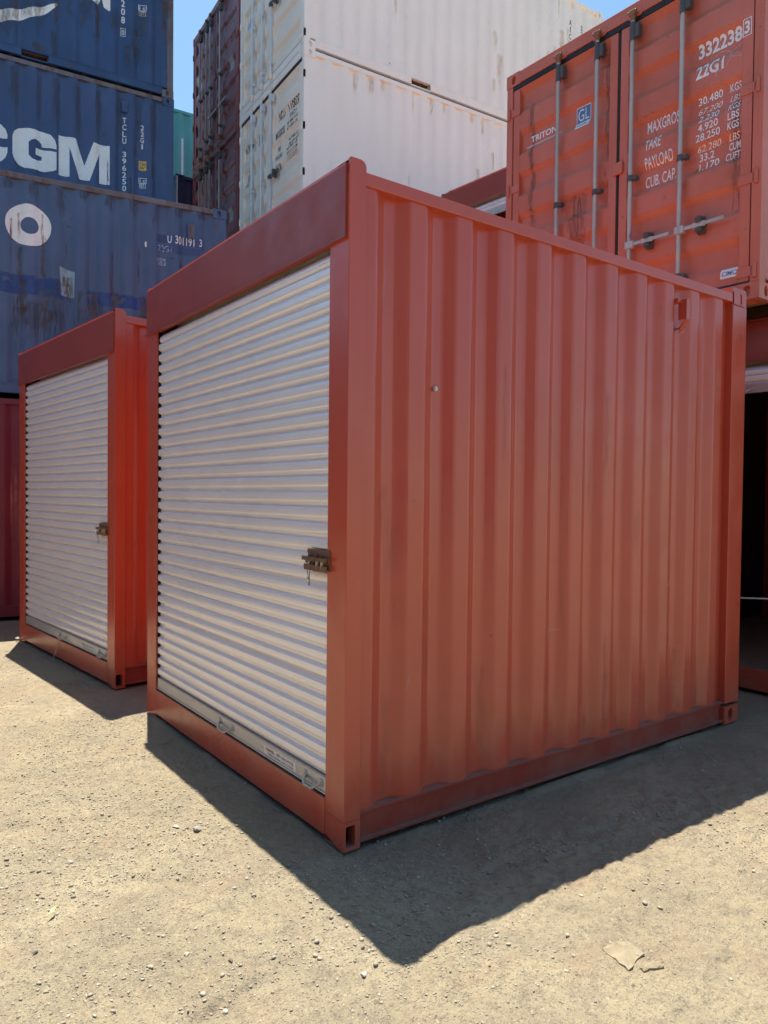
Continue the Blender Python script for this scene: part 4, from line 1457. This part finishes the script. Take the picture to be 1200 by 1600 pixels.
# ------------------------------------------------------------------ white stack
WTH = -0.07
wx, wy = 3.53, 6.51
whites = []
for i, (z, lab) in enumerate(((0.0, 'white container at the foot of the tall white stack'), (2.59, 'white container second from the ground in the white stack'),
                              (5.18, 'lower white container with black AICU 110032 stencil on its doors'), (7.77, 'topmost white container, above the one with the black door stencil'))):
    T_, s_, d_ = iso_container(lab, (wx, wy, z), WTH, 'white', door='white_door', rods=(1.828, 1.436, 1.09), rod_mat='rod_blue', door_detail=i >= 2,
                               dent=0.0025 if i >= 2 else 0, pockets=True, seed=40 + i, post='white')
    whites.append((T_, s_, d_))
T_, s_, d_ = whites[2]
bk = MAT['let_black']
d_.text('stencil', 'AICU', -0.92, -0.70, 1.93, 2.03, bk, 0.015)
d_.text('stencil', '110032', -0.57, -0.17, 1.93, 2.03, bk, 0.015)
d_.text('stencil', '22G1', -0.55, -0.33, 1.80, 1.90, bk, 0.015)
d_.text('stencil', 'MAXGROSS', -0.97, -0.65, 1.66, 1.77, bk, 0.015)
for i, t_ in enumerate(('30.480 KG', '67.200 LB', '', '4.740 LB', '28.330 KG', '62.460 LB', '33.2 CU.M', '1.172 CU.FT')):
    if t_:
        z = 1.725 - i * 0.072
        d_.text('stencil', t_, -0.58, -0.22, z, z + 0.048, bk, 0.01)
d_.text('stencil', 'TARE', -0.97, -0.86, 1.49, 1.56, bk, 0.01)
d_.text('stencil', 'PAYLOAD', -0.98, -0.74, 1.345, 1.44, bk, 0.01)
d_.text('stencil', 'CU.CAP', -0.98, -0.80, 1.185, 1.28, bk, 0.01)
d_.text('owner_mark', 'c.llie', -2.24, -1.90, 1.94, 2.03, MAT['let_navy'], 0.02)
d_.put('round_sticker', ring_geo(-1.63, 1.93, 0.085, 0.05), MAT['sticker_grey'], 0.002)
d_.put('blue_sticker', rect_geo(-2.16, -2.02, 1.36, 1.56), MAT['sticker_grey'], 0.002)
T_, s_, d_ = whites[3]
d_.put('blue_sticker', rect_geo(-2.12, -1.98, 1.30, 1.52), MAT['sticker_pale'], 0.002)
s_.vtext('serial_number', 'AICU 110', 5.258, 2.23, 1.25, 0.055, bk, 0.012)
s_.vtext('size_code', '22G1', 5.545, 2.22, 1.80, 0.05, bk, 0.012)
for T_, s_, d_ in whites[2:]:
    s_.run('tan_stains', [(0.247 + 0.278 * i + rr_.uniform(-0.05, 0.05), 2.535, rr_.uniform(0.06, 0.18), rr_.uniform(0.08, 0.55)) for i in range(21) if rr_.random() < 0.6]
           + [(rr_.uniform(0.3, 5.6), rr_.uniform(0.6, 2.2), rr_.uniform(0.05, 0.2), rr_.uniform(0.3, 0.9)) for _ in range(10)], MAT['tan_run'], 0.002)

# ------------------------------------------------------------------ maroon stack behind the white doors
mx, my = wx + 0.07 * 2.5, wy + 2.494
mar = []
for i, (z, lab) in enumerate(((0.0, 'maroon container at the foot of the maroon stack'), (2.59, 'maroon container second from the ground in the maroon stack'),
                              (5.18, 'lower maroon container, doors with faint print, left of the white doors'), (7.77, 'topmost maroon container, doors with four grey rods against the sky'))):
    T_, s_, d_ = iso_container(lab, (mx, my, z), WTH, 'maroon', post='maroon_post', rods=(1.927, 1.559, 1.347, 0.838), rod_mat='rod_grey', door_detail=i >= 2, pockets=True)
    mar.append((T_, s_, d_))
for n, (T_, s_, d_) in enumerate(mar[2:]):
    for i in range(9):
        z = 2.0 - i * 0.085
        d_.text('stencil', ('332208 4', '22G1', '30.480 KGS', '67.200 LBS', '2.200 KGS', '4.850 LBS', '28.280 KGS', '33.2 CUM', '1.172 CUFT')[i], -0.66, -0.25, z, z + 0.055, MAT['let_faint'], 0.01)
        if i % 2 == 0:
            d_.text('stencil', ('MAX GROSS', '', 'TARE', '', 'NET', '', 'CU CAP', '', 'USE')[i], -1.25, -0.95, z, z + 0.06, MAT['let_faint'], 0.01)
    d_.put('sticker', rect_geo(-2.22, -2.02, 1.35, 1.75), MAT['sticker_grey'], 0.002)
    d_.put('sticker', rect_geo(-0.50, -0.32, 1.05, 1.28), MAT['sticker_grey'], 0.002)

# unseen containers added beside and behind the camera for shade and dark reflections
added_row = []
pal = [('cgm_blue', 'blue'), ('low_red', 'crimson'), ('maroon', 'maroon'), ('gesu_blue', 'faded blue')]
protos = []
for mt_, nm_ in pal:
    P_, _, _ = iso_container('%s container added unseen across the aisle for its shade' % nm_, (0, 0, 0), 0, mt_, door_detail=False, rods=())
    P_['group'] = 'unseen containers added across the aisle for their shade'
    protos.append(P_)
used = set()
spots = [((-7.4, -10.5 + 6.3 * c_), math.pi / 2, z_, ('first', 'second', 'third', 'fourth')[c_] + ' stack of the row added across the aisle') for c_ in range(4) for z_ in range(2)]
spots += [((-0.8, -11.0), math.pi, z_, 'stack added at the far end of the aisle behind the photographer') for z_ in range(4)]
for k_, ((x_, y_), r_, z_, wh) in enumerate(spots):
    q_ = (k_ * 3 + k_ // 2) % 4
    o_ = protos[q_] if q_ not in used else copy_tree(protos[q_])
    used.add(q_)
    o_['label'] = 'unseen %s container, %s tier, %s' % (pal[q_][1], ('lowest', 'second', 'third', 'fourth')[z_], wh)
    o_.location = (x_ - 0.05 * (z_ % 2), y_, 2.6 * z_)
    o_.rotation_euler = (0, 0, r_)

# navy and teal stacks further back
for i, z in enumerate((0.0, 2.59, 5.18)):
    nv, nvs, nvd = iso_container(('navy container at the foot of its stack behind the maroon stack', 'navy container second from the ground behind the maroon stack',
                   'dark navy container glimpsed between the blue and maroon stacks')[i], (3.60, 11.60, z), WTH, 'navy', rail='navy', door_detail=False, rods=())
nvs.put('edge_line', rect_geo(0.005, 0.035, 0.0, 2.55), MAT['sticker_white'], 0.02)
for i, z in enumerate((0.0, 2.59, 5.18, 7.77)):
    tl, tls, _ = iso_container(('teal container at the foot of the rear teal stack', 'teal container second from the ground in the rear teal stack',
                   'teal container third from the ground in the rear teal stack', 'pale teal container glimpsed between the blue and maroon stacks')[i],
                  (2.3, 14.25, z), WTH, 'teal', door_detail=False, rods=())

tls.put('edge_line', rect_geo(2.36, 2.42, 0.2, 1.95), MAT['sticker_white'], 0.004)

# ------------------------------------------------------------------ stones, grit, litter
_ico = None


def rock_variants(n):
    out = []
    bm = bmesh.new()
    bmesh.ops.create_icosphere(bm, subdivisions=1, radius=1)
    base = np.array([q.co[:] for q in bm.verts])
    faces = np.array([[q.index for q in f.verts] for f in bm.faces])
    bm.free()
    rs = np.random.RandomState(3)
    for _ in range(n):
        b_ = base.copy()
        for _k in range(5):
            d = rs.randn(3)
            d /= np.linalg.norm(d)
            h_ = rs.uniform(0.35, 0.8)
            p = b_ @ d
            b_ -= np.outer(np.maximum(p - h_, 0), d)
        b_ *= 1 + rs.uniform(-0.1, 0.1, (len(b_), 1))
        b_ *= np.array([1.0, rs.uniform(0.6, 0.95), rs.uniform(0.4, 0.7)])
        out.append(b_)
    return out, faces


RV, RF = rock_variants(14)
rs = np.random.RandomState(12)
NP = 110000
px = rs.uniform(-2.3, 4.6, NP * 14)
py = rs.uniform(-2.4, 6.6, NP * 14)
dens = 0.08 + 2.6 * np.clip(vnoise(px * 1.3, py * 1.3, 31) + 0.0, 0, 1) + 1.3 * np.clip(vnoise(px * 4.5 + 3, py * 4.5, 32), 0, 1)
for gx_, gy_, rx_, ry_, ga in ((-0.46, 0.62, 0.16, 0.30, 2.4), (-0.78, 1.15, 0.25, 0.35, 1.6), (-1.0, 0.55, 0.16, 0.2, 1.8), (-0.98, 0.36, 0.10, 0.10, 1.8), (-0.38, -0.42, 0.20, 0.10, 1.6),
                               (0.10, -0.30, 0.30, 0.18, 2.6), (-0.12, -0.22, 0.15, 0.25, 2.0), (0.95, -0.45, 0.4, 0.08, 1.3), (-0.15, 0.9, 0.08, 0.25, 2.2), (-0.62, -0.50, 0.16, 0.08, 2.0),
                               (-0.9, -0.25, 0.25, 0.12, 1.0), (-0.6, 2.1, 0.4, 0.5, 1.0)):
    dens += ga * np.exp(-((px - gx_) / rx_) ** 2 - ((py - gy_) / ry_) ** 2)
for ln in RIDGES:
    dens += 2.4 * ridge(px, py, ln, 0.035)
dcam = np.hypot(px + 1.68, py + 2.53)
dens *= np.clip(1.5 - dcam / 9, 0.25, 1)
ok = rs.rand(len(px)) < dens * 0.75
ok &= ~((px > 0.05) & (px < 3.15) & (py > 0.05) & (py < 2.4))
# keep what the camera, or one a step aside, can see
rel = np.stack([px + 1.6802, py + 2.5332, np.full(len(px), -1.5059)], -1)
dz = rel @ np.array(fw[:])
uxx = rel @ np.array(rr[:]) / np.maximum(dz, 0.05)
uyy = rel @ np.array(uu[:]) / np.maximum(dz, 0.05)
ok &= (dz > 0.3) & (np.abs(uxx) < 0.72) & (uyy > -0.82)
px, py = px[ok][:NP], py[ok][:NP]
n = len(px)
sz = np.clip(0.0022 * np.exp(rs.randn(n) * 0.6), 0.0011, 0.012)
zz = ground_h(px, py)
var = rs.randint(0, len(RV), n)
ang = rs.uniform(0, 6.283, n)
VV = np.stack([RV[k_] for k_ in var]) * sz[:, None, None]
ca, sa = np.cos(ang)[:, None], np.sin(ang)[:, None]
xr = VV[:, :, 0] * ca - VV[:, :, 1] * sa + px[:, None]
yr = VV[:, :, 0] * sa + VV[:, :, 1] * ca + py[:, None]
zr = VV[:, :, 2] + zz[:, None] + sz[:, None] * 0.2
V3 = np.stack([xr, yr, zr], -1).reshape(-1, 3)
nv_ = RV[0].shape[0]
F3 = (RF[None] + (np.arange(n) * nv_)[:, None, None]).reshape(-1, 3)
me = bpy.data.meshes.new('gravel')
me.vertices.add(len(V3)); me.vertices.foreach_set('co', V3.ravel())
me.loops.add(F3.size); me.loops.foreach_set('vertex_index', F3.ravel())
me.polygons.add(len(F3)); me.polygons.foreach_set('loop_start', np.arange(len(F3)) * 3); me.polygons.foreach_set('loop_total', np.full(len(F3), 3))
me.update(); me.validate()
me.materials.append(MAT['gravel'])
o = place('gravel', me)
o['kind'] = 'stuff'
o['label'] = 'loose grit and pebbles scattered over the dirt'


def stone(label, x, y, r, mat, seed, flat=0.6):
    bm = bmesh.new()
    bmesh.ops.create_icosphere(bm, subdivisions=2, radius=1)
    rs_ = np.random.RandomState(seed)
    b_ = np.array([q.co[:] for q in bm.verts])
    for _k in range(9):
        d = rs_.randn(3); d /= np.linalg.norm(d)
        p = b_ @ d
        b_ -= np.outer(np.maximum(p - rs_.uniform(0.5, 0.85), 0), d)
    b_ *= np.array([1, 0.8, flat]) * r
    for q, c_ in zip(bm.verts, b_):
        q.co = c_
    me_ = bpy.data.meshes.new('stone')
    bm.to_mesh(me_); bm.free()
    me_.materials.append(MAT[mat])
    o_ = place('stone', me_, None, (x, y, float(ground_h(x, y)) + r * flat * 0.35))
    o_.rotation_euler = (0, 0, seed)
    o_['label'] = label
    o_['category'] = 'stone'
    o_['group'] = 'larger stones lying on the dirt'
    return o_


stone('pale round stone below the tip of the big shadow', -0.365, -0.671, 0.015, 'stone_pale', 1)
stone('pale flat stone on the gravel patch left of the near sill', -0.469, 0.668, 0.017, 'stone_pale', 2, 0.35)
stone('grey angular stone on the gravel patch beside the shadow edge', -0.403, 0.583, 0.026, 'stone_grey', 3, 0.5)
stone('dark stone at the far left of the foreground', -1.181, 0.047, 0.013, 'stone_dark', 4)
stone('dark stone in the middle of the sunlit foreground', -0.675, -0.363, 0.011, 'stone_dark', 5)
stone('grey stone left of the sunlit grit cluster', -0.94, 0.62, 0.016, 'stone_grey', 6)
stone('small pale stone near the bottom edge, left of centre', -0.78, -0.55, 0.012, 'stone_pale', 7)
stone('small grey stone right of the flat clod', 0.72, -0.95, 0.012, 'stone_grey', 8)

# flat broken clod of dried mud at lower right
def slab(name, poly, z, th, mat, label, cat, seed):
    rs_ = np.random.RandomState(seed)
    bm = bmesh.new()
    pts = []
    n_ = len(poly)
    for i in range(n_):
        a, b_ = np.array(poly[i]), np.array(poly[(i + 1) % n_])
        for t in np.linspace(0, 1, 7)[:-1]:
            pts.append(a + (b_ - a) * t + rs_.randn(2) * 0.0025)
    c_ = np.mean(pts, 0)
    vt = [bm.verts.new((p[0], p[1], z + th + rs_.uniform(-0.002, 0.003))) for p in pts]
    vm = [bm.verts.new((*(c_ + (p - c_) * 0.72), z + th + rs_.uniform(0.0, 0.005))) for p in pts]
    vb = [bm.verts.new((p[0] - 0.002, p[1] + 0.002, z - 0.01)) for p in pts]
    ct = bm.verts.new((c_[0], c_[1], z + th + 0.003))
    m_ = len(pts)
    for i in range(m_):
        j = (i + 1) % m_
        bm.faces.new((vt[i], vt[j], vm[j], vm[i]))
        bm.faces.new((vm[i], vm[j], ct))
        bm.faces.new((vb[i], vb[j], vt[j], vt[i]))
    bmesh.ops.recalc_face_normals(bm, faces=list(bm.faces))
    me_ = bpy.data.meshes.new(name)
    bm.to_mesh(me_); bm.free()
    me_.materials.append(MAT[mat])
    o_ = place(name, me_)
    o_['label'] = label
    o_['category'] = cat
    return o_


zg = float(ground_h(0.40, -1.10))
slab('mud_slab', [(0.356, -1.030), (0.335, -1.150), (0.452, -1.128), (0.470, -1.062), (0.425, -1.035)], zg - 0.003, 0.009, 'shard', 'flat squarish slab of dried mud with broken dark edge, lower right', 'mud slab', 1)
slab('mud_slab', [(0.385, -1.165), (0.372, -1.180), (0.446, -1.206), (0.464, -1.190), (0.440, -1.165)], zg - 0.003, 0.009, 'shard', 'small triangular shard of dried mud beside the flat slab', 'mud slab', 2)
# yellow scrap of leaf at the left
k = MB()
k.add([(-1.10, 0.235, 0.004), (-1.085, 0.25, 0.012), (-1.07, 0.262, 0.008), (-1.082, 0.235, 0.006), (-1.115, 0.225, 0.003)], [(0, 1, 3), (1, 2, 3), (0, 3, 4)])
gm, N, L, P = newmat('leaf_yellow')
P.inputs['Base Color'].default_value = (0.45, 0.40, 0.12, 1)
o = k.build('dry_leaf', gm)
o['label'] = 'small yellowish dry leaf on the dirt at the left'
o['category'] = 'leaf'
